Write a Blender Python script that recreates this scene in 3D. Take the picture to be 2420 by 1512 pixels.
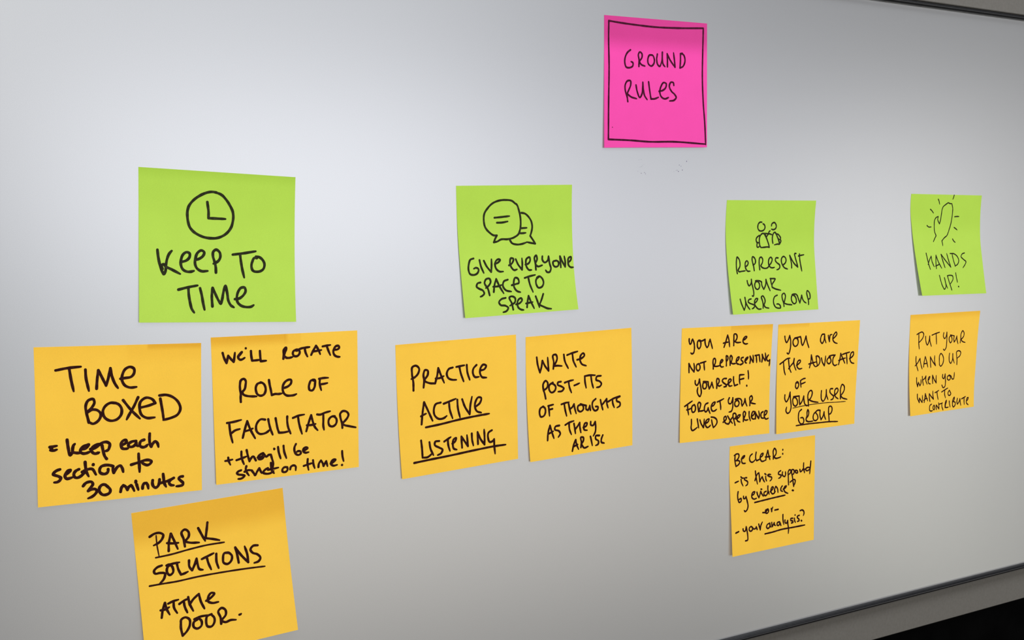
import bpy, bmesh, math, random
from mathutils import Matrix, Vector

random.seed(7)
C = bpy.context.scene.collection
for o in list(bpy.data.objects):
    bpy.data.objects.remove(o)

# ------------------------------------------------------------------ camera
# The white screen lies in the plane y = 0 and faces -y; x runs right, z up.
# Its middle hangs MID above the floor.
MID = 1.30
FOCAL_PX = 2213.11
CAM_POS = (-0.24362, -0.49326, 0.04188)
CAM_AXES = [[0.895762, -0.444092, -0.019823], [0.051433, 0.059245, 0.996918], [-0.441549, -0.89402, 0.075911]]
SCREEN_TOP, SCREEN_BOTTOM = 0.21196, -0.22572
cd = bpy.data.cameras.new('camera')
cd.sensor_fit = 'HORIZONTAL'; cd.sensor_width = 36.0
cd.lens = 36.0 * FOCAL_PX / 2420.0
cd.clip_start = 0.01; cd.clip_end = 50
cam = bpy.data.objects.new('camera', cd); C.objects.link(cam)
ax = CAM_AXES
cam.matrix_world = Matrix(((ax[0][0], ax[1][0], ax[2][0], CAM_POS[0]),
                           (ax[0][1], ax[1][1], ax[2][1], CAM_POS[1]),
                           (ax[0][2], ax[1][2], ax[2][2], CAM_POS[2] + MID),
                           (0, 0, 0, 1)))
bpy.context.scene.camera = cam

# ------------------------------------------------------------------ world, lights, exposure
w = bpy.data.worlds.new('room_light'); bpy.context.scene.world = w
w.use_nodes = True
bg = w.node_tree.nodes['Background']
bg.inputs[0].default_value = (0.7, 0.85, 1.0, 1); bg.inputs[1].default_value = 0.012

def area(name, loc, target, sx, sy, power, col, spread=180):
    l = bpy.data.lights.new(name, 'AREA'); l.shape = 'RECTANGLE'
    l.size = sx; l.size_y = sy; l.energy = power; l.color = col
    l.spread = math.radians(spread)
    o = bpy.data.objects.new(name, l); C.objects.link(o)
    o.location = (loc[0], loc[1], loc[2] + MID)
    d = Vector(target) - Vector(loc)
    o.rotation_euler = d.to_track_quat('-Z', 'Y').to_euler()
    return o
def lamp(name, x, y, z, tx, tz, sx, sy, rgb, watts):
    m = max(rgb)
    area(name, (x, y, z), (tx, 0, tz), sx, sy, watts * m, tuple(c / m for c in rgb))
# added unseen panels behind the camera, fitted so their reflection grades the screen
lamp('fill_mid_high', 0.35, -2.2, 0.25, 0.35, 0.25, 1.4, 0.5, (0.308, 0.308, 0.330), 20)
lamp('fill_mid_low', 0.35, -2.2, -0.25, 0.35, -0.25, 1.4, 0.5, (0.071, 0.078, 0.083), 20)
lamp('fill_under', 0.70, -2.2, -0.75, 0.70, -0.75, 2.1, 0.5, (0.151, 0.137, 0.117), 30)
lamp('fill_side', 1.65, -2.2, 0.08, 1.65, 0.08, 1.2, 0.85, (0.112, 0.113, 0.127), 30)
lamp('fill_far', 2.80, -2.2, 0.0, 2.80, 0.0, 0.7, 1.0, (0.386, 0.380, 0.377), 20)
lamp('fill_far_low', 2.80, -2.2, -1.0, 2.80, -1.0, 0.7, 1.0, (0.254, 0.246, 0.212), 20)
# added fill for the notes, high left; ceiling panel near the board
lamp('fill_high_left', -1.4, -2.2, 1.25, -1.4, 1.25, 0.8, 0.55, (1.01, 1.0, 0.98), 30)
lamp('ceiling_panel', 0.2, -0.9, 1.35, 0.05, 0.0, 1.6, 0.6, (2.50, 2.58, 2.70), 12)

vs = bpy.context.scene.view_settings
vs.view_transform = 'Standard'; vs.look = 'None'; vs.exposure = 0.0; vs.gamma = 1.0
vs.use_curve_mapping = False

# ------------------------------------------------------------------ materials
def mat(name, col, rough=0.6, metal=0.0, spec=0.5):
    m = bpy.data.materials.new(name); m.use_nodes = True
    b = m.node_tree.nodes['Principled BSDF']
    b.inputs['Base Color'].default_value = (*col, 1)
    b.inputs['Roughness'].default_value = rough
    b.inputs['Metallic'].default_value = metal
    b.inputs['Specular IOR Level'].default_value = spec
    return m, b, m.node_tree

def noise(nt, scale, detail=3, coord='Object'):
    tc = nt.nodes.new('ShaderNodeTexCoord'); n = nt.nodes.new('ShaderNodeTexNoise')
    n.inputs['Scale'].default_value = scale; n.inputs['Detail'].default_value = detail
    nt.links.new(tc.outputs[coord], n.inputs['Vector'])
    return n

def mul(nt, a, bval):
    m = nt.nodes.new('ShaderNodeMix'); m.data_type = 'RGBA'; m.blend_type = 'MULTIPLY'
    m.inputs[0].default_value = 1.0
    nt.links.new(a, m.inputs[6]); nt.links.new(bval, m.inputs[7])
    return m.outputs[2]

def ramp(nt, src, lo, hi, clo, chi):
    r = nt.nodes.new('ShaderNodeValToRGB')
    r.color_ramp.elements[0].position = lo; r.color_ramp.elements[1].position = hi
    r.color_ramp.elements[0].color = (*clo, 1); r.color_ramp.elements[1].color = (*chi, 1)
    nt.links.new(src, r.inputs[0])
    return r.outputs[0]

# switched-on white screen: an even glow under a satin film that reflects the added panels
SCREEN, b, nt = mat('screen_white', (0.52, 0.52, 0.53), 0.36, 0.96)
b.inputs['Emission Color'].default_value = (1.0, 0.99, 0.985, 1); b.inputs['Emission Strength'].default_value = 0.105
n = noise(nt, 3000, 2)
nt.links.new(ramp(nt, n.outputs['Fac'], 0.3, 0.7, (0.494, 0.504, 0.51), (0.529, 0.539, 0.545)), b.inputs['Base Color'])
BEAD, b, nt = mat('black_bead', (0.005, 0.005, 0.006), 0.36, 0, 0.5)
n = noise(nt, 300)
nt.links.new(ramp(nt, n.outputs['Fac'], 0.3, 0.7, (0.32,) * 3, (0.42,) * 3), b.inputs['Roughness'])
FRAME, b, nt = mat('grey_frame', (0.16, 0.15, 0.13), 0.5, 0.3)
n = noise(nt, 500)
nt.links.new(ramp(nt, n.outputs['Fac'], 0.3, 0.7, (0.15, 0.14, 0.122), (0.17, 0.16, 0.142)), b.inputs['Base Color'])
DARK, b, nt = mat('black_housing', (0.004, 0.004, 0.004), 0.9, 0, 0.0)
n = noise(nt, 200)
nt.links.new(ramp(nt, n.outputs['Fac'], 0.3, 0.7, (0.003,) * 3, (0.005,) * 3), b.inputs['Base Color'])
WALL, b, nt = mat('dark_wall', (0.004, 0.004, 0.004), 0.95, 0, 0.0)
n = noise(nt, 40)
nt.links.new(ramp(nt, n.outputs['Fac'], 0.3, 0.7, (0.003,) * 3, (0.005,) * 3), b.inputs['Base Color'])
SPECK, b, nt = mat('violet_ink_speck', (0.10, 0.08, 0.17), 0.6)
n = noise(nt, 2500)
nt.links.new(ramp(nt, n.outputs['Fac'], 0.35, 0.65, (0.06, 0.05, 0.10), (0.16, 0.13, 0.26)), b.inputs['Base Color'])

PAPER_COL = {'green': (0.462, 0.69, 0.084), 'orange': (0.95, 0.562, 0.058), 'pink': (0.82, 0.066, 0.355)}
INK_COL = {'green': (0.017, 0.018, 0.006), 'orange': (0.021, 0.0035, 0.002), 'pink': (0.042, 0.002, 0.013)}
INK = {}
for k, c in INK_COL.items():
    m, b, nt = mat('marker_ink_on_' + k, c, 0.7, 0, 0.08)
    n = noise(nt, 700, 4)
    hi = tuple(min(1, x * 1.9 + 0.004) for x in c)
    nt.links.new(ramp(nt, n.outputs['Fac'], 0.42, 0.75, c, hi), b.inputs['Base Color'])
    INK[k] = m

def paper_mat(kind, shade_and_patches):
    """coloured note paper: fine fibres; shade_and_patches = boxes (u0, v0, u1, v1, factor, softness)
    darkening the paper colour: shade painted across the tops, plus sharper dark patches"""
    col = PAPER_COL[kind]
    m, b, nt = mat('note_paper_' + kind, col, 0.85, 0, 0.15)
    N, L = nt.nodes, nt.links
    n = noise(nt, 3600, 3); n2 = noise(nt, 60, 3)
    f1 = ramp(nt, n.outputs['Fac'], 0.25, 0.75, (0.95,) * 3, (1.04,) * 3)
    f2 = ramp(nt, n2.outputs['Fac'], 0.3, 0.7, (0.97, 0.965, 0.96), (1.0, 1.0, 1.0))
    base = N.new('ShaderNodeRGB'); base.outputs[0].default_value = (*col, 1)
    cur = mul(nt, mul(nt, base.outputs[0], f1), f2)
    if shade_and_patches:
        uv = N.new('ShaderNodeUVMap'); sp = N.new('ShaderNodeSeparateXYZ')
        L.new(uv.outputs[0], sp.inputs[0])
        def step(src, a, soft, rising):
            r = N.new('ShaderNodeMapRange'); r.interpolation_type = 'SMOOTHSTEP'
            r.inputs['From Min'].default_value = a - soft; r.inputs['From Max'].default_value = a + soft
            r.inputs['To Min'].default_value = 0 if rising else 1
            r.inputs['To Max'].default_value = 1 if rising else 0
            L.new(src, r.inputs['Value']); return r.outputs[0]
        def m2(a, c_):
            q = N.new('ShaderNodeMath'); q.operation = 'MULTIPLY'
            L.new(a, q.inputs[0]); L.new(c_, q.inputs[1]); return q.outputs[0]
        for (u0, v0, u1, v1, fac, soft, vsoft) in shade_and_patches:  # wide soft boxes paint the curl's shade into the paper
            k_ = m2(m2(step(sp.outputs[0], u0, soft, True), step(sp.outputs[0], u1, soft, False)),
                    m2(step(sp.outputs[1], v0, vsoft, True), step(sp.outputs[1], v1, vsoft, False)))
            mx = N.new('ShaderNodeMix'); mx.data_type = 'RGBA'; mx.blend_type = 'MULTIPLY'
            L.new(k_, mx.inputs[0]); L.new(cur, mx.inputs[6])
            e = {'orange': (0.7, 1.3, 2.6), 'green': (1.2, 1.0, 2.2), 'pink': (0.95, 1.1, 1.15)}[kind]   # the darkening also deepens the colour
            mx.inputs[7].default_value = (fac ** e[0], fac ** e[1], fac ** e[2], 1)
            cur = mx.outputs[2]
    L.new(cur, b.inputs['Base Color'])
    bp = N.new('ShaderNodeBump'); bp.inputs['Strength'].default_value = 0.15; bp.inputs['Distance'].default_value = 0.0002
    L.new(n.outputs['Fac'], bp.inputs['Height']); L.new(bp.outputs[0], b.inputs['Normal'])
    return m

# ------------------------------------------------------------------ mesh helpers
def link(name, verts, faces, m, parent=None, smooth=False, uvs=None):
    me = bpy.data.meshes.new(name); me.from_pydata(verts, [], faces); me.materials.append(m)
    if smooth:
        me.polygons.foreach_set('use_smooth', [True] * len(me.polygons))
    if uvs:
        lay = me.uv_layers.new(name='UVMap')
        for lp in me.loops: lay.data[lp.index].uv = uvs[lp.vertex_index]
    me.update()
    o = bpy.data.objects.new(name, me); C.objects.link(o)
    if parent: o.parent = parent
    return o

def bar(name, prof, axis, a, b_, m, parent):
    """sweep a closed profile between a and b_, mitred at 45 degrees by the profile's own offset.
    axis 'x': profile (d, y) with d = distance outward from the screen edge; a, b_ = 2 end points (x, z), out = outward normal"""
    (x0, z0, ex0, ez0), (x1, z1, ex1, ez1), (nx, nz) = a, b_, axis
    V, F = [], []
    for (px, pz, ex, ez) in ((x0, z0, ex0, ez0), (x1, z1, ex1, ez1)):
        for d, y in prof:
            V.append((px + (nx + ex) * d, y, pz + (nz + ez) * d))
    n_ = len(prof)
    for i in range(n_):
        j = (i + 1) % n_
        F.append((i, j, j + n_, i + n_))
    F.append(tuple(range(n_))); F.append(tuple(range(2 * n_ - 1, n_ - 1, -1)))
    me = link(name, V, F, m, parent)
    bm = bmesh.new(); bm.from_mesh(me.data); bmesh.ops.recalc_face_normals(bm, faces=bm.faces); bm.to_mesh(me.data); bm.free()
    return me

# ------------------------------------------------------------------ wall behind
def box(name, x0, x1, y0, y1, z0, z1, m, parent=None, bev=0.0):
    bm = bmesh.new()
    bmesh.ops.create_cube(bm, size=1, matrix=Matrix.LocRotScale(Vector(((x0 + x1) / 2, (y0 + y1) / 2, (z0 + z1) / 2)), None, Vector((x1 - x0, y1 - y0, z1 - z0))))
    if bev: bmesh.ops.bevel(bm, geom=bm.edges[:], offset=bev, segments=2, affect='EDGES')
    me = bpy.data.meshes.new(name); bm.to_mesh(me); bm.free(); me.materials.append(m)
    o = bpy.data.objects.new(name, me); C.objects.link(o)
    if parent: o.parent = parent
    return o
wl = box('wall_back', -2.5, 3.0, 0.09, 0.19, 0.0, 2.8, WALL); wl['kind'] = 'structure'

# ------------------------------------------------------------------ the framed white screen
XL, XR = -0.52, 0.60
ZT, ZB = SCREEN_TOP, SCREEN_BOTTOM
root = bpy.data.objects.new('display_screen', None); C.objects.link(root)
root.location = (0, 0, MID)
root['label'] = 'large glowing white display screen with black bead and grey frame, carrying all the sticky notes'
root['category'] = 'display'
box('screen_panel', XL - .002, XR + .002, 0.0, 0.006, ZB - .002, ZT + .002, SCREEN, root)
box('housing', XL - .028, XR + .028, 0.0065, 0.09, ZB - .028, ZT + .028, DARK, root, 0.002)
bead = [(0, 0.002)] + [(0.0016 - 0.0016 * math.cos(t), -0.0018 - 0.0022 * math.sin(t)) for t in [math.pi * k / 10 for k in range(11)]] + [(0.0032, 0.0066), (0, 0.0066)]
strip = [(0.0056, 0.0065), (0.0056, 0.0028), (0.0062, 0.0024), (0.0312, 0.0024), (0.0320, 0.0032), (0.0320, 0.0065)]
sides = [((XL, ZT, -1, 0), (XR, ZT, 1, 0), (0, 1)), ((XL, ZB, -1, 0), (XR, ZB, 1, 0), (0, -1)),
         ((XL, ZB, 0, -1), (XL, ZT, 0, 1), (-1, 0)), ((XR, ZB, 0, -1), (XR, ZT, 0, 1), (1, 0))]
for s in sides: bar('edge_bead', bead, s[2], s[0], s[1], BEAD, root)
for s in sides: bar('frame_strip', strip, s[2], s[0], s[1], FRAME, root)

# violet ink flecks left on the screen under the pink note
for i, (x, z, rx, rz) in enumerate([(0.0906, 0.09554, 0.000147, 9.8e-05), (0.09213, 0.09574, 0.000184, 9.8e-05), (0.09126, 0.09104, 0.000129, 0.000123), (0.09232, 0.09149, 0.000221, 0.00011), (0.09308, 0.09225, 0.000184, 8.6e-05), (0.09411, 0.09276, 0.00011, 7.4e-05), (0.09327, 0.09176, 0.00011, 6.1e-05), (0.0897, 0.08852, 0.000184, 0.00011), (0.09216, 0.08731, 0.000331, 0.000172), (0.09464, 0.08779, 0.000479, 0.000123), (0.0953, 0.08702, 0.000166, 0.000319), (0.12707, 0.09547, 0.000295, 0.000417), (0.12812, 0.09648, 0.000147, 7.4e-05), (0.12129, 0.09295, 0.000239, 0.000295), (0.12266, 0.09234, 0.000203, 0.00027), (0.11954, 0.08963, 0.000239, 0.000246), (0.12059, 0.08895, 0.000405, 0.000246), (0.12376, 0.08991, 0.000331, 0.000319), (0.11711, 0.08875, 0.000129, 0.000123), (0.11851, 0.08951, 0.00011, 0.000147)]):
    V = [(x + rx * math.cos(t) * (1 + .25 * math.sin(3 * t + i)), -0.00004, z + rz * math.sin(t)) for t in [2 * math.pi * k / 9 for k in range(9)]]
    o = link('ink_speck', V, [tuple(range(9))], SPECK, root)

# ------------------------------------------------------------------ sticky notes
NU, NV = 8, 24
TH = 0.00012
def note(kind, label, group, org, shade_and_patches, grid, parts):
    root = bpy.data.objects.new('sticky_note', None); C.objects.link(root)
    root.location = (org[0], 0, MID + org[1])
    root['label'] = label; root['category'] = 'sticky note'; root['group'] = group
    g = [int(s) * 1e-5 for s in grid.split()]
    P = [Vector((g[3 * i], -g[3 * i + 2], g[3 * i + 1])) for i in range((NU + 1) * (NV + 1))]
    def at(u, v):
        a = min(max(u * NU, 0), NU - 1e-6); b_ = min(max(v * NV, 0), NV - 1e-6)
        i, j = int(a), int(b_); a = u * NU - i; b_ = v * NV - j
        p = P[j * (NU + 1) + i]; q = P[j * (NU + 1) + i + 1]
        r = P[(j + 1) * (NU + 1) + i]; s = P[(j + 1) * (NU + 1) + i + 1]
        return p * (1 - a) * (1 - b_) + q * a * (1 - b_) + r * (1 - a) * b_ + s * a * b_
    # the sheet: a front and a back face with rims
    W1 = NU + 1; M = len(P)
    V = [tuple(p) for p in P] + [(p.x, p.y + TH, p.z) for p in P]
    UV = [((k % W1) / NU, (k // W1) / NV) for k in range(M)] * 2
    F = []
    for j in range(NV):
        for i in range(NU):
            a = j * W1 + i
            F.append((a, a + W1, a + W1 + 1, a + 1)); F.append((a + M, a + 1 + M, a + W1 + 1 + M, a + W1 + M))
    ring = [i for i in range(W1)] + [j * W1 + NU for j in range(1, NV + 1)] + [NV * W1 + i for i in range(NU - 1, -1, -1)] + [j * W1 for j in range(NV - 1, 0, -1)]
    for a, b_ in zip(ring, ring[1:] + ring[:1]):     # the rim has its own vertices, so the faces shade flat to the edge
        k = len(V); V += [V[a], V[b_], V[b_ + M], V[a + M]]; UV += [UV[a], UV[b_], UV[b_], UV[a]]
        F.append((k, k + 1, k + 2, k + 3))
    paper = link('paper_sheet', V, F, paper_mat(kind, shade_and_patches), root, uvs=UV)
    me = paper.data
    me.polygons.foreach_set('use_smooth', [k < 2 * NU * NV for k in range(len(me.polygons))])
    # marker strokes: smooth ribbons with round ends lying on the paper
    for name, text, data in parts:
        V, F = [], []; layer = 0
        for st in data.split('|'):
            wd, pts = st.split(':'); hw = float(wd) * 0.0005
            q = [tuple(int(c) / 2000 for c in t.split(',')) for t in pts.split()]
            if len(q) == 1: q = q * 2
            path = []
            for i in range(len(q) - 1):
                p0, p1, p2, p3 = q[max(i - 1, 0)], q[i], q[i + 1], q[min(i + 2, len(q) - 1)]
                if p1 == p2: continue
                ln = math.hypot(p2[0] - p1[0], p2[1] - p1[1]) * 76
                n_ = max(4, min(12, int(ln / 0.7) + 1))
                l01 = math.hypot(p1[0] - p0[0], p1[1] - p0[1]) * 76; l23 = math.hypot(p3[0] - p2[0], p3[1] - p2[1]) * 76
                # chord-length tangents, so that unevenly spaced points do not overshoot
                def tan(a, b2, c2, la, lb):
                    if la < 1e-6 or lb < 1e-6: return ((c2[0] - a[0]) * .0, (c2[1] - a[1]) * .0) if (la < 1e-6 and lb < 1e-6) else None
                    return tuple(((b2[k] - a[k]) / la * lb + (c2[k] - b2[k]) / lb * la) / (la + lb) for k in (0, 1))
                t1 = tan(p0, p1, p2, l01, ln); t2 = tan(p1, p2, p3, ln, l23)
                d = ((p2[0] - p1[0]) / ln, (p2[1] - p1[1]) / ln)
                t1 = t1 or d; t2 = t2 or d
                for k in range(n_):
                    t = k / n_
                    h0 = 2*t**3 - 3*t*t + 1; h1 = (t**3 - 2*t*t + t) * ln; h2 = -2*t**3 + 3*t*t; h3 = (t**3 - t*t) * ln
                    path.append(tuple(h0 * p1[c] + h1 * t1[c] + h2 * p2[c] + h3 * t2[c] for c in (0, 1)))
            path.append(q[-1])
            ph = random.uniform(0, 6)
            pos = [at(*p) for p in path]
            def lay(u, v, dx, dz, up):
                e = 0.01
                a0 = at(u, v); au = (at(u + e, v) - a0) / e; av = (at(u, v + e) - a0) / e
                det = au.x * av.z - au.z * av.x
                du = (dx * av.z - dz * av.x) / det; dv = (au.x * dz - au.z * dx) / det
                r = at(u + du, v + dv)
                return (r.x, r.y - up, r.z)
            # cut the stroke at sharp turns; every piece is one ribbon with round ends,
            # each a hair above the last, as ink laid over ink
            cuts = [0]
            for i in range(1, len(path) - 1):
                d0 = pos[i] - pos[i - 1]; d1 = pos[i + 1] - pos[i]
                if d0.length > 1e-7 and d1.length > 1e-7 and d0.angle(d1) > 0.6: cuts.append(i)
            cuts.append(len(path) - 1)
            for a_, b_ in zip(cuts, cuts[1:]):
                pp, qq = path[a_:b_ + 1], pos[a_:b_ + 1]
                keep = [0] + [i for i in range(1, len(pp)) if (qq[i] - qq[i - 1]).length > 1e-6]
                pp = [pp[i] for i in keep]; qq = [qq[i] for i in keep]
                n_ = len(pp); layer += 1; up = 0.00004 + 3e-6 * (layer % 24)
                ws = [hw * (1 + .05 * math.sin(ph + (i + a_) * .9) + .04 * math.sin(2 * ph + (i + a_) * .37)) for i in range(n_)]
                if n_ > 6 and b_ == len(path) - 1:      # the pen lifts off: the last bit thins
                    ws[-1] *= .72; ws[-2] *= .86; ws[-3] *= .95
                if n_ == 1: dirs = [(1.0, 0.0)]
                else:
                    dirs = []
                    for i in range(n_):
                        a, b2 = qq[max(i - 1, 0)], qq[min(i + 1, n_ - 1)]
                        dx, dz = b2.x - a.x, b2.z - a.z; l = math.hypot(dx, dz) or 1
                        dirs.append((dx / l, dz / l))
                k = len(V)
                left = [lay(*pp[i], -dirs[i][1] * ws[i], dirs[i][0] * ws[i], up + 6e-7 * i) for i in range(n_)]
                right = [lay(*pp[i], dirs[i][1] * ws[i], -dirs[i][0] * ws[i], up + 6e-7 * i) for i in range(n_)]
                V += left + right
                for i in range(n_ - 1): F.append((k + i, k + n_ + i, k + n_ + i + 1, k + i + 1))
                for e_, sg in ((0, -1), (n_ - 1, 1)):
                    dx, dz = dirs[e_]; w_ = ws[e_]; cap = []
                    for c in range(1, 7):
                        t = math.pi * c / 7
                        px, pz = dx * math.sin(t) * sg, dz * math.sin(t) * sg
                        qx, qz = -dz * math.cos(t), dx * math.cos(t)
                        cap.append(lay(*pp[e_], (px + qx) * w_, (pz + qz) * w_, up + 6e-7 * e_))
                    c0 = len(V); V += cap
                    idx = [k + e_] + list(range(c0, c0 + 6)) + [k + n_ + e_]
                    F.append(tuple(idx if sg < 0 else idx[::-1]))
        o = link(name, V, F, INK[kind], root)
        if name == 'handwritten_word': o['label'] = 'black marker writing reading ' + text
        else: o['label'] = 'black marker ' + text

note('pink', 'bright pink sticky note with a hand-drawn border reading GROUND RULES', 'pink heading sticky note', (0.10400, 0.18266), [(-0.3, -0.3, 1.3, 0.21, 0.7, 0.05, 0.08)],  # dark top band: curl shade painted into the colour
  '-3771 -83 12 -2850 -63 12 -1917 -44 12 -969 -24 12 -8 -3 12 967 17 12 1956 38 12 2961 59 12 3980 81 12 -3775 -411 12 -2855 -391 12 -1921 -371 12 -973 -351 12 -12 -330 12 964 -309 12 1954 -287 12 2958 -266 12 3978 -244 12 -3780 -739 12 -2859 -719 12 -1925 -699 12 -977 -678 12 -15 -656 12 961 -635 12 1951 -613 12 2956 -591 12 3976 -568 12 -3785 -1068 12 -2864 -1047 12 -1929 -1026 12 -981 -1005 12 -19 -983 12 957 -961 12 1948 -939 12 2953 -916 12 3974 -893 12 -3790 -1397 13 -2869 -1376 13 -1934 -1355 13 -985 -1333 13 -23 -1311 13 954 -1288 13 1945 -1266 13 2950 -1242 13 3971 -1219 13 -3796 -1727 15 -2874 -1706 15 -1939 -1684 15 -991 -1661 15 -28 -1639 15 949 -1616 16 1940 -1593 16 2946 -1569 16 3967 -1545 16 -3803 -2057 18 -2881 -2035 19 -1946 -2013 19 -997 -1990 19 -34 -1967 19 943 -1944 20 1934 -1920 20 2940 -1896 20 3961 -1872 20 -3811 -2388 23 -2889 -2366 23 -1953 -2343 23 -1004 -2320 24 -41 -2297 24 936 -2273 25 1927 -2249 25 2933 -2224 25 3955 -2199 26 -3818 -2719 27 -2896 -2696 28 -1960 -2673 28 -1011 -2650 29 -48 -2626 29 929 -2602 30 1921 -2577 30 2927 -2552 31 3948 -2527 32 -3826 -3050 32 -2903 -3027 32 -1968 -3004 33 -1018 -2980 34 -55 -2955 34 922 -2931 35 1914 -2906 36 2920 -2880 37 3942 -2855 37 -3834 -3382 36 -2911 -3358 37 -1975 -3334 38 -1026 -3310 39 -62 -3285 40 915 -3260 41 1907 -3235 42 2913 -3209 42 3935 -3183 43 -3841 -3714 41 -2918 -3689 42 -1982 -3665 43 -1033 -3640 44 -70 -3615 45 908 -3590 46 1900 -3564 47 2906 -3537 48 3928 -3511 49 -3849 -4045 46 -2926 -4021 47 -1990 -3996 48 -1040 -3971 49 -77 -3945 51 901 -3919 52 1893 -3893 53 2899 -3866 54 3921 -3839 56 -3857 -4378 51 -2934 -4353 52 -1998 -4327 53 -1048 -4302 55 -84 -4276 56 893 -4249 58 1885 -4222 59 2892 -4195 61 3914 -4168 62 -3865 -4710 56 -2942 -4685 57 -2005 -4659 59 -1056 -4633 60 -92 -4606 62 886 -4579 64 1878 -4552 65 2885 -4524 67 3907 -4496 69 -3873 -5042 61 -2950 -5017 63 -2013 -4991 64 -1063 -4964 66 -99 -4937 68 878 -4910 70 1871 -4882 72 2878 -4854 73 3900 -4825 75 -3881 -5375 66 -2958 -5349 68 -2021 -5322 70 -1071 -5295 72 -107 -5268 74 871 -5240 76 1863 -5212 78 2870 -5184 80 3892 -5154 82 -3889 -5708 71 -2966 -5682 74 -2029 -5655 76 -1079 -5627 78 -115 -5599 80 863 -5571 82 1855 -5542 85 2862 -5513 87 3885 -5484 89 -3897 -6041 77 -2974 -6014 79 -2037 -5987 82 -1087 -5959 84 -123 -5931 86 855 -5902 89 1848 -5873 91 2855 -5843 94 3877 -5813 96 -3906 -6375 82 -2982 -6347 85 -2045 -6319 88 -1095 -6291 90 -131 -6262 93 847 -6233 96 1840 -6204 98 2847 -6174 101 3869 -6143 103 -3914 -6709 88 -2990 -6681 91 -2054 -6652 94 -1103 -6623 97 -139 -6594 99 839 -6565 102 1832 -6535 105 2839 -6504 108 3861 -6473 111 -3923 -7042 94 -2999 -7014 97 -2062 -6985 100 -1111 -6956 103 -147 -6926 106 831 -6896 109 1824 -6866 112 2831 -6835 115 3853 -6803 118 -3931 -7376 100 -3007 -7348 103 -2070 -7318 106 -1120 -7289 110 -155 -7259 113 823 -7228 116 1816 -7197 120 2823 -7165 123 3845 -7133 126 -3940 -7711 106 -3016 -7681 109 -2079 -7652 113 -1128 -7622 116 -164 -7591 120 815 -7560 123 1807 -7528 127 2815 -7496 130 3837 -7464 134 -3949 -8045 112 -3024 -8015 116 -2087 -7985 119 -1137 -7955 123 -172 -7924 127 806 -7892 131 1799 -7860 135 2806 -7828 138 3829 -7795 142',
  [
   ('border_drawing', 'hand-drawn rectangular border', '1.15:81,1875 85,1335 94,759 85,328 89,81 89,81 325,98 659,114 973,123 1343,115 1926,82 1926,82 1922,223 1913,531 1908,837 1927,1297 1955,1603 1974,1957|1.15:81,1875 81,1875 511,1889 882,1911 1345,1911 1974,1949'),
   ('handwritten_word', 'GROUND', '1.15:511,502 455,541 409,616 400,704 427,768 492,776 557,741 557,697 520,681|1.15:674,748 677,648 668,553 692,527 733,550 733,609 687,677 724,720 792,739|1.15:936,563 881,565 848,626 862,707 918,734 964,695 973,620 936,563 890,565|1.15:1033,543 1020,633 1047,714 1075,732 1112,674 1131,509 1131,509 1131,628 1149,702 1181,733|1.15:1229,731 1229,624 1223,527 1223,527 1279,621 1377,734 1377,734 1366,632 1347,506|1.15:1473,741 1482,642 1482,514 1482,514 1538,526 1569,593 1562,661 1529,716 1473,741|1.15:1482,514 1519,508'),
   ('handwritten_word', 'RULES', '1.15:459,1296 446,1226 409,1125 409,1038 455,978 511,977 515,1035 474,1124 452,1168 511,1217 631,1248|1.15:618,1039 640,1134 696,1228 733,1175 748,1072 751,991 751,991 761,1101 789,1203 835,1258|1.15:863,983 881,1098 909,1245 909,1245 974,1243 1057,1215|1.15:1066,1122 1140,1105 1196,1059 1205,999 1159,982 1103,1047 1081,1137 1113,1210 1177,1238 1251,1214|1.15:1353,1021 1344,979 1298,973 1266,1027 1307,1115 1372,1166 1400,1211 1363,1252 1270,1269|0.52:159,1690 161,1692'),
  ])

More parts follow.
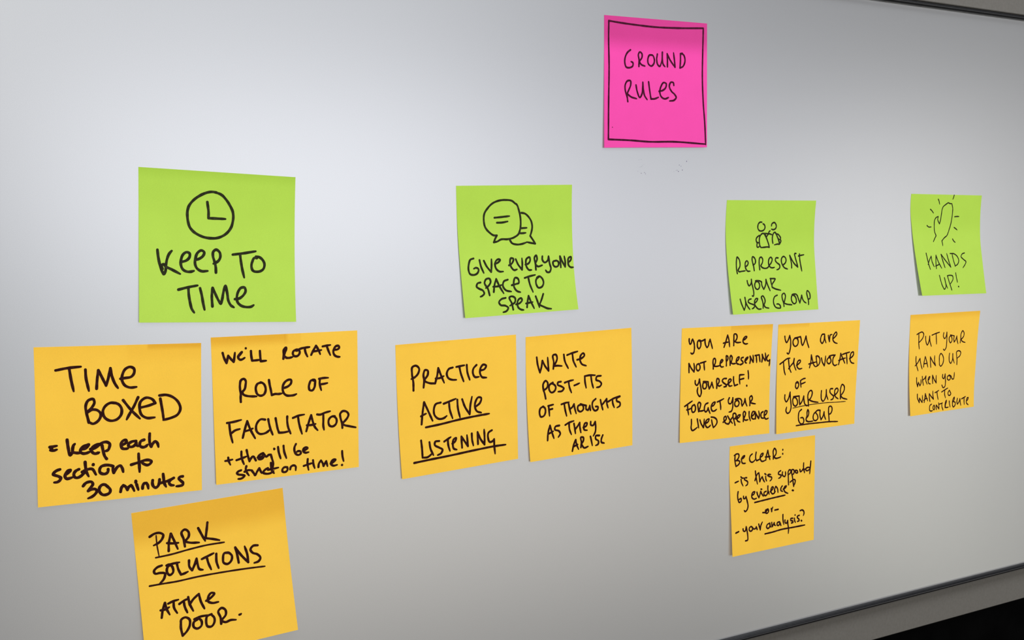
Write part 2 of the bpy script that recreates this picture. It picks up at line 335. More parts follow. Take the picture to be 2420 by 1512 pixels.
note('green', 'green sticky note with a clock face and KEEP TO TIME in black marker', 'green sticky notes along the middle row', (-0.16446, 0.08339), [(-0.3, -0.3, 1.3, 0.04, 0.9, 0.05, 0.05), (-0.3, -0.3, 1.3, 0.35, 0.93, 0.05, 0.25)],  # greens: soft shade painted down from the top edge
  '-3692 180 12 -2794 136 12 -1880 91 12 -949 46 12 -2 -1 12 963 -48 12 1945 -97 12 2945 -146 12 3964 -196 12 -3706 -133 12 -2808 -177 12 -1895 -222 12 -965 -268 12 -19 -314 12 945 -362 12 1926 -410 12 2926 -459 12 3944 -509 12 -3719 -447 12 -2822 -491 12 -1909 -536 12 -980 -581 12 -35 -628 12 928 -675 12 1909 -723 12 2907 -772 12 3924 -822 12 -3733 -761 12 -2836 -805 12 -1924 -850 12 -996 -895 12 -51 -942 12 912 -989 12 1891 -1037 12 2889 -1086 12 3906 -1136 12 -3746 -1075 13 -2850 -1119 13 -1938 -1164 13 -1011 -1209 13 -66 -1256 13 896 -1303 13 1875 -1351 13 2872 -1400 13 3888 -1450 13 -3760 -1390 16 -2864 -1434 16 -1953 -1478 16 -1026 -1524 16 -82 -1570 16 880 -1617 16 1858 -1665 16 2855 -1714 16 3870 -1764 16 -3773 -1705 20 -2878 -1749 20 -1967 -1793 20 -1040 -1839 20 -97 -1885 20 864 -1932 20 1842 -1980 20 2838 -2029 20 3853 -2078 20 -3787 -2020 25 -2892 -2064 25 -1982 -2108 25 -1055 -2154 25 -112 -2200 25 849 -2247 25 1826 -2294 25 2822 -2343 25 3837 -2393 25 -3801 -2335 30 -2906 -2379 30 -1996 -2423 30 -1070 -2469 30 -126 -2515 30 834 -2562 30 1811 -2609 30 2807 -2658 30 3821 -2707 30 -3815 -2651 35 -2920 -2694 35 -2010 -2739 35 -1084 -2784 35 -141 -2830 35 819 -2877 35 1797 -2924 35 2792 -2973 35 3806 -3022 35 -3829 -2966 41 -2934 -3010 41 -2024 -3054 41 -1097 -3099 41 -154 -3145 41 806 -3192 41 1783 -3240 41 2779 -3288 41 3792 -3337 41 -3843 -3282 47 -2948 -3326 47 -2038 -3370 47 -1111 -3415 47 -168 -3461 47 792 -3507 47 1770 -3555 47 2765 -3603 47 3779 -3653 47 -3857 -3598 52 -2962 -3642 52 -2051 -3686 52 -1124 -3731 52 -181 -3777 52 779 -3823 52 1757 -3871 52 2753 -3919 52 3767 -3968 52 -3871 -3915 58 -2976 -3958 58 -2065 -4002 58 -1137 -4047 58 -194 -4092 58 767 -4139 58 1745 -4186 58 2741 -4234 58 3756 -4284 58 -3885 -4231 64 -2989 -4274 64 -2078 -4318 64 -1150 -4363 64 -206 -4409 64 755 -4455 64 1734 -4502 64 2730 -4550 64 3746 -4599 64 -3899 -4548 70 -3003 -4591 70 -2091 -4635 70 -1163 -4679 70 -218 -4725 70 744 -4771 70 1723 -4818 70 2720 -4866 70 3736 -4915 70 -3913 -4864 77 -3016 -4907 77 -2104 -4951 77 -1175 -4996 77 -229 -5041 77 733 -5088 77 1713 -5135 77 2711 -5183 77 3727 -5232 77 -3927 -5181 83 -3029 -5224 83 -2116 -5268 83 -1187 -5313 83 -241 -5358 83 723 -5404 83 1703 -5451 83 2702 -5499 83 3719 -5548 83 -3941 -5498 90 -3043 -5541 90 -2129 -5585 90 -1198 -5630 90 -251 -5675 90 713 -5721 90 1694 -5768 90 2694 -5816 90 3712 -5865 90 -3955 -5816 96 -3056 -5858 96 -2141 -5902 96 -1210 -5947 96 -262 -5992 96 703 -6038 96 1686 -6085 96 2687 -6133 96 3706 -6181 96 -3969 -6133 103 -3069 -6176 103 -2153 -6219 103 -1221 -6264 103 -272 -6309 103 694 -6355 103 1678 -6402 103 2680 -6450 103 3701 -6498 103 -3983 -6450 110 -3082 -6493 110 -2165 -6537 110 -1232 -6581 110 -281 -6627 110 686 -6673 110 1671 -6719 110 2674 -6767 110 3696 -6816 110 -3997 -6768 117 -3095 -6811 117 -2177 -6855 117 -1242 -6899 117 -291 -6944 117 678 -6990 117 1665 -7037 117 2669 -7085 117 3693 -7133 117 -4012 -7086 125 -3108 -7129 125 -2188 -7172 125 -1252 -7217 125 -299 -7262 125 671 -7308 125 1659 -7355 125 2665 -7402 125 3690 -7451 125 -4026 -7404 132 -3121 -7447 132 -2200 -7490 132 -1262 -7535 132 -308 -7580 132 664 -7626 132 1653 -7673 132 2661 -7721 132 3688 -7769 132',
  [
   ('clock_drawing', 'clock face with two hands', '1.36:997,274 954,267 904,272 840,295 768,337 690,404 643,473 625,540 625,614 634,679 654,745 700,802 768,846 847,875 926,884 1012,876 1084,844 1149,787 1188,723 1206,654 1213,571 1204,512 1170,438 1119,359 1054,295 997,274|1.36:880,406 886,453 895,527 895,619 895,619 955,619 1113,620'),
   ('handwritten_word', 'KEEP', '1.36:239,1056 250,1152 271,1254 300,1340 318,1372 338,1339 347,1252 365,1164 394,1098 423,1065|1.36:304,1304 293,1260 315,1241 343,1270 415,1306 529,1365|1.36:552,1206 609,1187 650,1142 650,1091 617,1077 569,1108 543,1174 540,1248 565,1306 622,1334 665,1333 706,1321|1.36:727,1177 781,1157 828,1115 839,1071 804,1049 756,1080 727,1155 721,1229 745,1287 802,1323 881,1319|1.36:988,1339 986,1268 971,1193 951,1119 957,1060 993,1033 1033,1061 1046,1124 1025,1177 985,1208 956,1221'),
   ('handwritten_word', 'TO', '1.36:1205,1094 1342,1072 1500,1040|1.36:1299,1087 1310,1185 1326,1290 1349,1399|1.36:1514,1131 1485,1129 1456,1181 1444,1250 1462,1303 1533,1316 1591,1285 1611,1216 1588,1155 1550,1121 1500,1107'),
   ('handwritten_word', 'TIME', '1.36:506,1571 621,1540 750,1513|1.36:632,1547 638,1643 654,1746 675,1827 703,1871|1.36:782,1548 803,1641 819,1745 836,1834|1.36:937,1789 932,1640 943,1544 943,1544 978,1625 1019,1714 1044,1752 1062,1699 1078,1609 1108,1513 1128,1609 1148,1729 1175,1777 1211,1801|1.36:1227,1691 1277,1683 1335,1637 1365,1577 1351,1534 1311,1535 1272,1585 1252,1660 1262,1736 1304,1778 1368,1796 1432,1791 1464,1770'),
  ])

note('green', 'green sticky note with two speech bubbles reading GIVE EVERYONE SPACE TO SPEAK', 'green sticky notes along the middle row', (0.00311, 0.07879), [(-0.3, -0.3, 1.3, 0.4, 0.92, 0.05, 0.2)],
  '-3679 -75 12 -2781 -57 12 -1870 -38 12 -945 -20 12 -6 -1 12 947 18 12 1916 38 12 2899 57 12 3897 78 12 -3683 -386 12 -2786 -368 12 -1876 -350 12 -952 -331 12 -15 -313 12 938 -293 12 1905 -274 12 2887 -254 12 3884 -234 12 -3685 -698 12 -2790 -680 12 -1880 -662 12 -958 -643 12 -21 -624 12 930 -605 12 1896 -586 12 2876 -566 12 3872 -546 12 -3685 -1010 12 -2791 -992 12 -1883 -974 12 -961 -955 12 -25 -936 12 924 -917 12 1889 -897 12 2869 -878 12 3863 -858 12 -3684 -1322 13 -2791 -1304 13 -1884 -1286 13 -963 -1267 13 -28 -1248 13 920 -1229 13 1884 -1209 13 2862 -1190 13 3856 -1170 13 -3682 -1635 16 -2789 -1617 16 -1883 -1598 16 -964 -1579 16 -30 -1561 16 918 -1541 16 1880 -1522 16 2857 -1502 16 3849 -1482 16 -3679 -1947 22 -2787 -1929 21 -1882 -1911 21 -963 -1892 21 -31 -1873 21 916 -1854 20 1877 -1834 20 2853 -1814 20 3844 -1794 20 -3674 -2260 28 -2783 -2242 28 -1879 -2224 27 -961 -2205 27 -30 -2186 26 916 -2167 26 1876 -2147 26 2851 -2127 25 3841 -2107 25 -3667 -2573 35 -2777 -2555 34 -1874 -2536 33 -957 -2518 33 -27 -2499 32 918 -2479 32 1877 -2460 31 2851 -2440 31 3840 -2420 30 -3658 -2886 41 -2769 -2868 41 -1867 -2850 40 -951 -2831 39 -22 -2812 38 922 -2792 38 1880 -2773 37 2853 -2753 36 3841 -2733 35 -3647 -3200 48 -2759 -3181 47 -1858 -3163 46 -943 -3144 45 -14 -3125 45 928 -3106 44 1885 -3086 43 2857 -3066 42 3844 -3046 41 -3634 -3513 55 -2746 -3495 54 -1846 -3476 53 -932 -3457 52 -4 -3438 51 937 -3419 50 1893 -3399 49 2864 -3379 48 3849 -3359 47 -3618 -3827 62 -2731 -3809 61 -1832 -3790 60 -919 -3771 59 7 -3752 57 948 -3733 56 1902 -3713 55 2872 -3693 54 3856 -3673 52 -3601 -4141 70 -2715 -4123 68 -1817 -4104 67 -905 -4085 65 20 -4066 64 960 -4047 63 1913 -4027 61 2882 -4007 60 3865 -3986 58 -3583 -4455 77 -2698 -4437 76 -1800 -4418 74 -889 -4399 72 35 -4380 71 974 -4361 69 1926 -4341 68 2893 -4321 66 3876 -4301 64 -3564 -4769 85 -2680 -4751 83 -1783 -4733 81 -873 -4714 80 51 -4694 78 989 -4675 76 1941 -4655 74 2908 -4635 72 3889 -4615 70 -3545 -5084 93 -2662 -5066 91 -1765 -5047 89 -855 -5028 87 69 -5009 85 1006 -4990 83 1958 -4970 81 2924 -4950 79 3905 -4929 77 -3526 -5399 101 -2643 -5381 99 -1746 -5362 97 -836 -5343 94 88 -5324 92 1026 -5304 90 1978 -5284 88 2944 -5264 85 3925 -5244 83 -3507 -5714 109 -2622 -5696 107 -1725 -5677 104 -815 -5658 102 110 -5639 99 1048 -5619 97 2000 -5599 95 2967 -5579 92 3948 -5558 90 -3486 -6030 118 -2601 -6011 115 -1703 -5992 112 -792 -5973 110 133 -5954 107 1072 -5934 104 2025 -5914 102 2992 -5894 99 3975 -5873 96 -3465 -6346 126 -2579 -6327 123 -1680 -6308 120 -768 -6289 118 158 -6269 115 1098 -6249 112 2052 -6229 109 3021 -6209 106 4004 -6188 103 -3443 -6662 135 -2556 -6643 132 -1656 -6624 129 -743 -6604 126 185 -6585 123 1126 -6565 119 2081 -6544 116 3052 -6524 113 4037 -6503 110 -3421 -6978 144 -2532 -6959 140 -1631 -6940 137 -715 -6920 134 213 -6901 131 1156 -6880 127 2113 -6860 124 3085 -6839 121 4072 -6818 117 -3397 -7294 153 -2507 -7275 149 -1604 -7256 146 -687 -7237 142 244 -7217 139 1189 -7196 135 2148 -7176 132 3122 -7155 128 4111 -7134 125 -3373 -7611 162 -2481 -7592 158 -1576 -7573 154 -657 -7553 151 276 -7533 147 1223 -7513 143 2185 -7492 140 3161 -7471 136 4152 -7450 132',
  [
   ('speech_bubbles_drawing', 'two overlapping speech bubbles', '1.20:1017,283 968,245 853,226 738,234 621,276 537,348 476,434 464,536 484,638 554,720 627,766 681,768 681,768 648,818 620,873 620,873 679,863 747,833 864,833 983,807 1060,758 1092,684 1106,581 1099,477 1074,373 1042,298 1009,275|1.20:651,496 781,487 914,476|1.20:691,573 778,573 881,558|1.20:1122,430 1180,442 1245,495 1292,571 1303,661 1286,735 1263,794 1263,794 1305,855 1343,919 1343,919 1277,906 1195,888|1.20:905,849 935,894 1009,919 1110,915 1186,895|1.20:1098,670 1156,668 1209,666|1.20:1077,746 1136,748 1189,744'),
   ('handwritten_word', 'GIVE', '1.20:243,1106 188,1121 151,1192 139,1278 158,1337 232,1355 294,1329 316,1272 276,1248 233,1261|1.20:346,1135 362,1230 403,1334|1.20:421,1148 463,1235 535,1325 535,1325 551,1224 557,1129|1.20:609,1205 669,1185 707,1143 691,1135 638,1155 613,1212 627,1279 682,1325 749,1328'),
   ('handwritten_word', 'EVERYONE', '1.20:858,1238 911,1211 942,1138 901,1129 879,1194 897,1269 944,1316 995,1306|1.20:984,1147 1019,1230 1082,1315 1082,1315 1095,1219 1094,1137|1.20:1149,1239 1204,1224 1239,1166 1229,1128 1177,1148 1157,1222 1173,1289 1204,1325 1249,1327|1.20:1327,1327 1325,1229 1321,1125 1348,1103 1361,1156 1329,1244 1360,1276 1445,1262|1.20:1456,1123 1452,1175 1490,1222 1543,1194 1565,1127 1565,1127 1576,1241 1591,1332 1562,1376 1520,1374 1497,1343|1.20:1694,1201 1642,1214 1638,1266 1669,1298 1721,1286 1734,1226 1694,1194|1.20:1770,1311 1768,1220 1766,1136 1766,1136 1809,1237 1846,1307 1846,1307 1852,1223 1841,1139|1.20:1914,1234 1955,1198 1958,1152 1918,1166 1902,1233 1914,1295 1946,1319 1988,1321'),
   ('handwritten_word', 'SPACE', '1.20:329,1476 277,1487 255,1537 294,1568 365,1608 378,1646 340,1680 305,1692|1.20:470,1680 452,1584 401,1479 435,1430 495,1426 510,1470 475,1527 412,1567|1.20:548,1633 571,1532 612,1435 612,1435 651,1536 721,1665|1.20:548,1553 633,1550 703,1532|1.20:815,1457 742,1482 720,1555 761,1616 859,1644|1.20:878,1546 956,1531 1004,1519 990,1444 949,1434 918,1492 916,1581 960,1642 1017,1663'),
   ('handwritten_word', 'TO', '1.20:1116,1446 1203,1425 1306,1408|1.20:1180,1446 1198,1552 1240,1674|1.20:1379,1434 1315,1483 1310,1558 1343,1612 1403,1601 1440,1543 1426,1474 1379,1434 1327,1451'),
   ('handwritten_word', 'SPEAK', '1.20:747,1736 669,1751 621,1799 641,1837 731,1857 774,1890 737,1939 677,1953|1.20:857,1925 845,1828 815,1730 858,1718 913,1751 907,1802 806,1862|1.20:915,1847 988,1830 1031,1780 1022,1757 969,1776 940,1834 953,1902 999,1934 1040,1942|1.20:1104,1904 1124,1816 1152,1728 1152,1728 1183,1820 1227,1930|1.20:1095,1844 1155,1836 1215,1829|1.20:1277,1743 1300,1827 1321,1919|1.20:1415,1714 1381,1787 1326,1882 1326,1882 1397,1916 1460,1946 1526,1956'),
  ])

note('green', 'green sticky note with two small figures reading REPRESENT YOUR USER GROUP', 'green sticky notes along the middle row', (0.19771, 0.07099), [(-0.3, -0.3, 1.3, 0.4, 0.91, 0.05, 0.2)],
  '-3807 -3 12 -2877 -2 12 -1934 -2 12 -979 -1 12 -11 -1 12 971 0 12 1966 0 12 2975 1 12 3998 2 12 -3842 -317 12 -2913 -316 12 -1971 -315 12 -1016 -315 12 -49 -314 12 932 -313 12 1926 -312 12 2934 -312 12 3956 -311 12 -3871 -630 12 -2943 -630 12 -2002 -629 12 -1048 -628 12 -81 -627 12 899 -626 12 1892 -625 12 2899 -624 12 3920 -623 12 -3895 -944 12 -2967 -943 12 -2027 -942 12 -1074 -941 12 -108 -940 12 871 -939 12 1863 -938 12 2869 -937 12 3889 -936 12 -3913 -1259 13 -2986 -1257 13 -2047 -1256 13 -1095 -1255 13 -130 -1254 13 848 -1253 13 1839 -1252 13 2844 -1251 13 3863 -1249 13 -3926 -1573 16 -3001 -1572 16 -2063 -1570 16 -1112 -1569 16 -148 -1568 16 828 -1567 16 1818 -1566 15 2822 -1564 15 3840 -1563 15 -3936 -1887 21 -3011 -1886 21 -2074 -1885 21 -1125 -1884 20 -163 -1882 20 813 -1881 20 1801 -1880 20 2804 -1879 19 3820 -1877 19 -3940 -2202 27 -3017 -2201 27 -2081 -2200 26 -1133 -2198 26 -172 -2197 25 802 -2196 25 1789 -2195 25 2790 -2193 24 3805 -2192 24 -3937 -2517 33 -3016 -2516 32 -2081 -2514 32 -1135 -2513 31 -175 -2512 31 797 -2511 30 1783 -2509 30 2782 -2508 29 3795 -2507 29 -3927 -2832 39 -3007 -2831 39 -2075 -2830 38 -1130 -2828 37 -172 -2827 36 799 -2826 36 1783 -2824 35 2780 -2823 34 3791 -2822 33 -3911 -3148 46 -2992 -3146 45 -2061 -3145 44 -1118 -3144 43 -161 -3142 42 808 -3141 41 1790 -3139 40 2786 -3138 39 3795 -3137 39 -3891 -3463 52 -2973 -3462 51 -2042 -3461 50 -1100 -3459 49 -144 -3458 48 824 -3456 47 1805 -3455 46 2800 -3453 45 3808 -3452 44 -3867 -3779 59 -2950 -3778 58 -2020 -3776 57 -1078 -3775 55 -123 -3774 54 845 -3772 53 1826 -3771 51 2820 -3769 50 3828 -3767 49 -3843 -4095 66 -2925 -4094 64 -1995 -4092 63 -1053 -4091 62 -98 -4090 60 869 -4088 59 1850 -4087 57 2844 -4085 56 3852 -4083 54 -3816 -4411 73 -2898 -4410 71 -1968 -4409 70 -1026 -4407 68 -71 -4406 66 896 -4404 65 1877 -4403 63 2871 -4401 62 3879 -4400 60 -3786 -4728 80 -2868 -4726 78 -1939 -4725 77 -997 -4724 75 -42 -4722 73 925 -4721 71 1905 -4719 69 2899 -4718 67 3906 -4716 66 -3753 -5044 88 -2836 -5043 85 -1907 -5042 83 -966 -5040 81 -13 -5039 79 954 -5037 77 1933 -5036 75 2926 -5034 73 3932 -5033 71 -3718 -5361 95 -2802 -5360 93 -1875 -5358 91 -935 -5357 88 17 -5356 86 982 -5354 84 1960 -5353 82 2951 -5351 79 3956 -5350 77 -3681 -5678 103 -2767 -5677 100 -1841 -5675 98 -903 -5674 95 48 -5673 93 1011 -5671 91 1987 -5670 88 2977 -5668 86 3980 -5667 83 -3644 -5995 111 -2731 -5994 108 -1807 -5993 105 -870 -5991 103 79 -5990 100 1041 -5989 97 2016 -5987 95 3003 -5986 92 4005 -5984 89 -3605 -6313 118 -2694 -6312 116 -1771 -6310 113 -836 -6309 110 112 -6308 107 1072 -6306 104 2045 -6305 101 3031 -6303 99 4030 -6302 96 -3565 -6631 127 -2655 -6629 124 -1734 -6628 120 -800 -6627 117 145 -6625 114 1104 -6624 111 2075 -6623 108 3059 -6621 105 4057 -6620 102 -3523 -6949 135 -2615 -6947 132 -1695 -6946 128 -764 -6945 125 180 -6944 122 1137 -6942 118 2106 -6941 115 3088 -6940 112 4084 -6938 109 -3479 -7267 143 -2573 -7266 140 -1655 -7265 136 -726 -7263 133 216 -7262 129 1171 -7261 126 2138 -7259 122 3118 -7258 119 4112 -7257 115 -3434 -7586 152 -2530 -7584 148 -1614 -7583 144 -686 -7582 141 254 -7581 137 1206 -7579 133 2171 -7578 130 3149 -7577 126 4140 -7575 122',
  [
   ('people_drawing', 'two people standing shoulder to shoulder', '1.05:812,390 779,387 742,411 724,456 728,501 759,538 802,546 849,535 882,502 885,465 865,431 834,416|1.05:1032,457 1036,429 1058,406 1101,399 1128,426 1141,467 1128,501 1095,521 1058,523 1031,513|1.05:1003,545 982,559 968,593 945,623 921,652|1.05:759,624 716,649 689,679 686,716 706,754 699,791 704,828 728,832 752,818|1.05:697,746 718,750 746,758|1.05:789,837 767,810 758,762 758,706 768,650 797,610 835,589 869,599 897,637 925,682 947,735 969,795 978,839 978,839 947,832 876,835 789,841|1.05:850,590 907,592 954,595 1002,601 1049,616|1.05:888,603 906,633 925,652|1.05:1063,767 1055,722 1053,673 1063,624 1082,587 1111,572 1135,595 1158,637 1182,686 1209,762 1209,762 1217,781 1165,784 1097,796|1.05:1135,603 1177,607 1215,637 1239,672 1234,706 1248,729 1233,758 1217,781|1.05:1187,686 1205,705 1234,698|1.05:1191,705 1209,747 1233,758'),
   ('handwritten_word', 'REPRESENT', '1.05:205,1285 197,1213 200,1125 211,1053 231,996 271,1033 286,1099 280,1155 228,1225 228,1225 243,1250 305,1249 392,1241|1.05:408,1169 454,1143 473,1099 447,1067 417,1086 399,1147 410,1208 442,1248 503,1251|1.05:597,1244 589,1157 574,1096 569,1034 583,998 624,1019 644,1075 629,1119 576,1146|1.05:725,1231 722,1155 727,1077 746,1022 780,1009 809,1046 800,1101 754,1162 754,1162 780,1191 849,1212 908,1200 956,1156 1004,1107 1025,1045 999,1016 961,1038 937,1099 942,1156 974,1196 1016,1206 1063,1199|1.05:1163,1032 1112,1033 1097,1075 1126,1116 1186,1163 1186,1202 1150,1235 1113,1243|1.05:1265,1162 1319,1126 1341,1082 1328,1030 1287,1009 1249,1034 1232,1096 1251,1159 1289,1211 1358,1238|1.05:1457,1221 1460,1159 1450,1079 1432,993 1432,993 1475,1074 1532,1155 1596,1208 1596,1208 1579,1122 1557,1041 1553,961 1578,962|1.05:1632,1009 1683,999 1756,989|1.05:1656,975 1655,1078 1667,1182 1682,1286'),
   ('handwritten_word', 'YOUR', '1.05:413,1416 418,1462 449,1509 482,1487 506,1442 512,1396 512,1396 514,1465 531,1563 536,1644 517,1695 496,1688|1.05:673,1451 637,1438 594,1457 575,1513 592,1560 630,1579 675,1551 689,1500 666,1448 601,1428 705,1432 740,1450 740,1450 740,1508 775,1584 775,1584 812,1533 837,1477 845,1408 845,1408 869,1495 918,1613|1.05:954,1400 956,1452 964,1510|1.05:943,1396 1006,1399 1058,1406 1022,1454 980,1499 971,1545 1023,1576 1165,1614'),
   ('handwritten_word', 'USER', '1.05:207,1736 225,1814 270,1930 270,1930 306,1874 322,1818 320,1709 320,1709 337,1819 366,1877 404,1925|1.05:462,1741 407,1753 384,1786 420,1817 478,1836 527,1861 498,1900 458,1916|1.05:533,1822 592,1778 612,1745 575,1740 539,1776 530,1839 560,1892 600,1925 668,1928|1.05:715,1916 725,1847 716,1778 702,1714 734,1698 767,1734 779,1786 741,1865 741,1865 770,1901 850,1922'),
   ('handwritten_word', 'GROUP', '1.05:1072,1700 1013,1721 974,1789 976,1859 1011,1913 1076,1933 1122,1929 1113,1882 1071,1857 1037,1859|1.05:1204,1907 1202,1840 1181,1763 1189,1693 1237,1672 1259,1708 1238,1789 1212,1846 1212,1846 1259,1866 1392,1887|1.05:1472,1717 1420,1715 1392,1761 1399,1825 1447,1872 1495,1847 1502,1789 1471,1729 1413,1709 1511,1701 1538,1732 1538,1732 1560,1803 1580,1863 1580,1863 1605,1805 1636,1724 1636,1724 1651,1795 1684,1844 1727,1870|1.05:1780,1899 1783,1831 1768,1759 1758,1676 1772,1647 1814,1678 1830,1744 1821,1791 1775,1801'),
  ])

note('green', 'green sticky note with a raised hand drawing reading HANDS UP!, far right, bottom curling out', 'green sticky notes along the middle row', (0.36897, 0.07612), [(-0.3, -0.3, 1.3, 0.35, 0.92, 0.05, 0.15)],
  '-3784 31 12 -2858 23 12 -1922 15 12 -974 7 12 -15 -1 12 956 -9 12 1938 -17 12 2933 -26 12 3940 -34 12 -3823 -283 12 -2897 -291 12 -1961 -299 12 -1014 -307 12 -55 -315 12 916 -323 12 1898 -331 12 2892 -340 12 3899 -348 12 -3847 -597 12 -2923 -605 12 -1988 -613 12 -1042 -621 12 -84 -629 12 885 -637 12 1866 -646 12 2859 -654 12 3864 -663 12 -3859 -911 12 -2936 -919 12 -2003 -927 12 -1059 -935 12 -104 -944 12 864 -952 12 1842 -960 12 2833 -969 12 3836 -977 12 -3855 -1226 13 -2936 -1234 13 -2006 -1242 13 -1064 -1250 13 -112 -1258 13 852 -1267 13 1827 -1275 13 2814 -1283 13 3814 -1292 13 -3835 -1541 17 -2920 -1549 17 -1994 -1557 17 -1058 -1565 17 -110 -1573 16 849 -1582 16 1819 -1590 16 2801 -1599 16 3796 -1607 16 -3803 -1856 24 -2893 -1864 23 -1973 -1872 23 -1042 -1881 22 -100 -1889 22 853 -1897 21 1818 -1906 21 2794 -1914 20 3782 -1923 20 -3764 -2172 31 -2860 -2180 30 -1945 -2188 30 -1020 -2196 29 -84 -2205 28 863 -2213 27 1821 -2222 26 2791 -2231 26 3773 -2239 25 -3720 -2487 39 -2822 -2496 38 -1913 -2504 37 -993 -2512 36 -63 -2521 35 879 -2529 33 1831 -2538 32 2795 -2547 31 3770 -2556 30 -3678 -2803 47 -2784 -2811 46 -1879 -2820 44 -964 -2828 43 -38 -2837 41 898 -2846 40 1846 -2855 38 2805 -2864 37 3775 -2873 35 -3633 -3118 55 -2742 -3127 54 -1841 -3135 52 -930 -3144 50 -8 -3153 48 924 -3162 46 1868 -3171 45 2822 -3180 43 3788 -3190 41 -3582 -3433 64 -2694 -3442 62 -1797 -3451 59 -889 -3460 57 30 -3469 55 959 -3478 53 1898 -3487 51 2849 -3497 49 3811 -3506 47 -3526 -3749 72 -2641 -3758 70 -1746 -3767 67 -840 -3776 65 76 -3785 62 1002 -3794 60 1939 -3804 57 2888 -3813 55 3847 -3823 52 -3467 -4064 81 -2583 -4073 78 -1690 -4082 76 -786 -4092 73 129 -4101 70 1053 -4110 67 1989 -4120 64 2935 -4130 61 3893 -4139 58 -3406 -4380 90 -2523 -4389 87 -1630 -4398 84 -727 -4408 81 186 -4417 77 1110 -4427 74 2044 -4437 71 2990 -4446 68 3946 -4456 64 -3342 -4696 100 -2461 -4705 96 -1569 -4715 92 -667 -4724 89 246 -4734 85 1168 -4744 81 2102 -4754 78 3046 -4763 74 4002 -4774 70 -3279 -5012 109 -2398 -5022 105 -1507 -5031 101 -606 -5041 97 305 -5051 93 1227 -5061 89 2159 -5071 85 3102 -5081 81 4056 -5091 77 -3214 -5328 119 -2335 -5338 114 -1446 -5348 110 -546 -5358 105 363 -5368 101 1283 -5378 97 2214 -5388 92 3156 -5398 88 4108 -5409 83 -3148 -5645 129 -2270 -5655 124 -1382 -5665 119 -485 -5675 114 423 -5685 109 1342 -5695 104 2271 -5706 99 3210 -5716 95 4161 -5727 90 -3080 -5962 139 -2204 -5972 133 -1317 -5982 128 -421 -5992 123 485 -6003 118 1401 -6013 112 2328 -6024 107 3266 -6035 102 4215 -6045 96 -3009 -6279 149 -2135 -6289 143 -1251 -6300 138 -356 -6310 132 548 -6321 126 1463 -6331 120 2388 -6342 115 3323 -6353 109 4270 -6364 103 -2937 -6596 159 -2065 -6607 153 -1182 -6617 147 -290 -6628 141 613 -6639 135 1525 -6650 129 2448 -6661 123 3382 -6672 116 4326 -6683 110 -2863 -6914 170 -1992 -6925 163 -1112 -6935 157 -221 -6946 150 679 -6957 144 1590 -6968 137 2511 -6980 131 3442 -6991 124 4384 -7003 117 -2787 -7232 181 -1918 -7243 174 -1040 -7254 167 -151 -7265 160 747 -7276 153 1655 -7287 146 2574 -7299 139 3503 -7310 132 4443 -7322 125 -2709 -7550 192 -1842 -7561 184 -966 -7572 177 -79 -7584 170 817 -7595 162 1723 -7607 154 2639 -7618 147 3566 -7630 140 4503 -7642 132',
  [
   ('raised_hand_drawing', 'raised hand with radiating dashes', '0.88:597,934 639,879 693,819 693,819 658,736 659,617 680,512 738,452 789,437 789,437 772,497 817,583 817,583 856,496 881,391 931,240 1003,194 1064,160 1064,160 1130,178 1169,177 1169,177 1202,268 1195,389 1160,540 1084,706 1006,819 935,857 854,917 854,917 861,1015|0.88:778,95 804,137 826,193|0.88:567,296 611,326 654,370|0.88:449,617 490,644 568,644|0.88:1216,7 1205,48 1189,89|0.88:1261,438 1326,433 1385,433|0.88:1238,653 1282,676 1324,703|0.88:1174,885 1197,918 1242,952'),
   ('handwritten_word', 'HANDS', '0.88:331,1161 345,1274 364,1394 389,1484|0.88:342,1386 410,1289 470,1223 470,1223 472,1320 515,1433|0.88:576,1469 589,1337 618,1204 618,1204 663,1337 738,1467|0.88:564,1419 699,1383|0.88:840,1453 803,1324 774,1188 774,1188 894,1325 1018,1448 1018,1448 977,1311 948,1174|0.88:1159,1432 1125,1313 1106,1184|0.88:1050,1175 1174,1184 1255,1238 1285,1315 1236,1391 1149,1427|0.88:1485,1167 1413,1186 1368,1240 1427,1294 1497,1348 1465,1394 1383,1466'),
   ('handwritten_word', 'UP!', '0.88:636,1608 654,1730 686,1836 720,1885 779,1838 789,1747 776,1656 776,1656 793,1778 822,1869|0.88:945,1906 918,1796 888,1674 879,1613|0.88:872,1620 949,1611 1037,1631 1038,1677 990,1736 933,1781|0.88:1139,1564 1146,1663 1153,1755|1.14:1165,1839 1175,1844'),
  ])

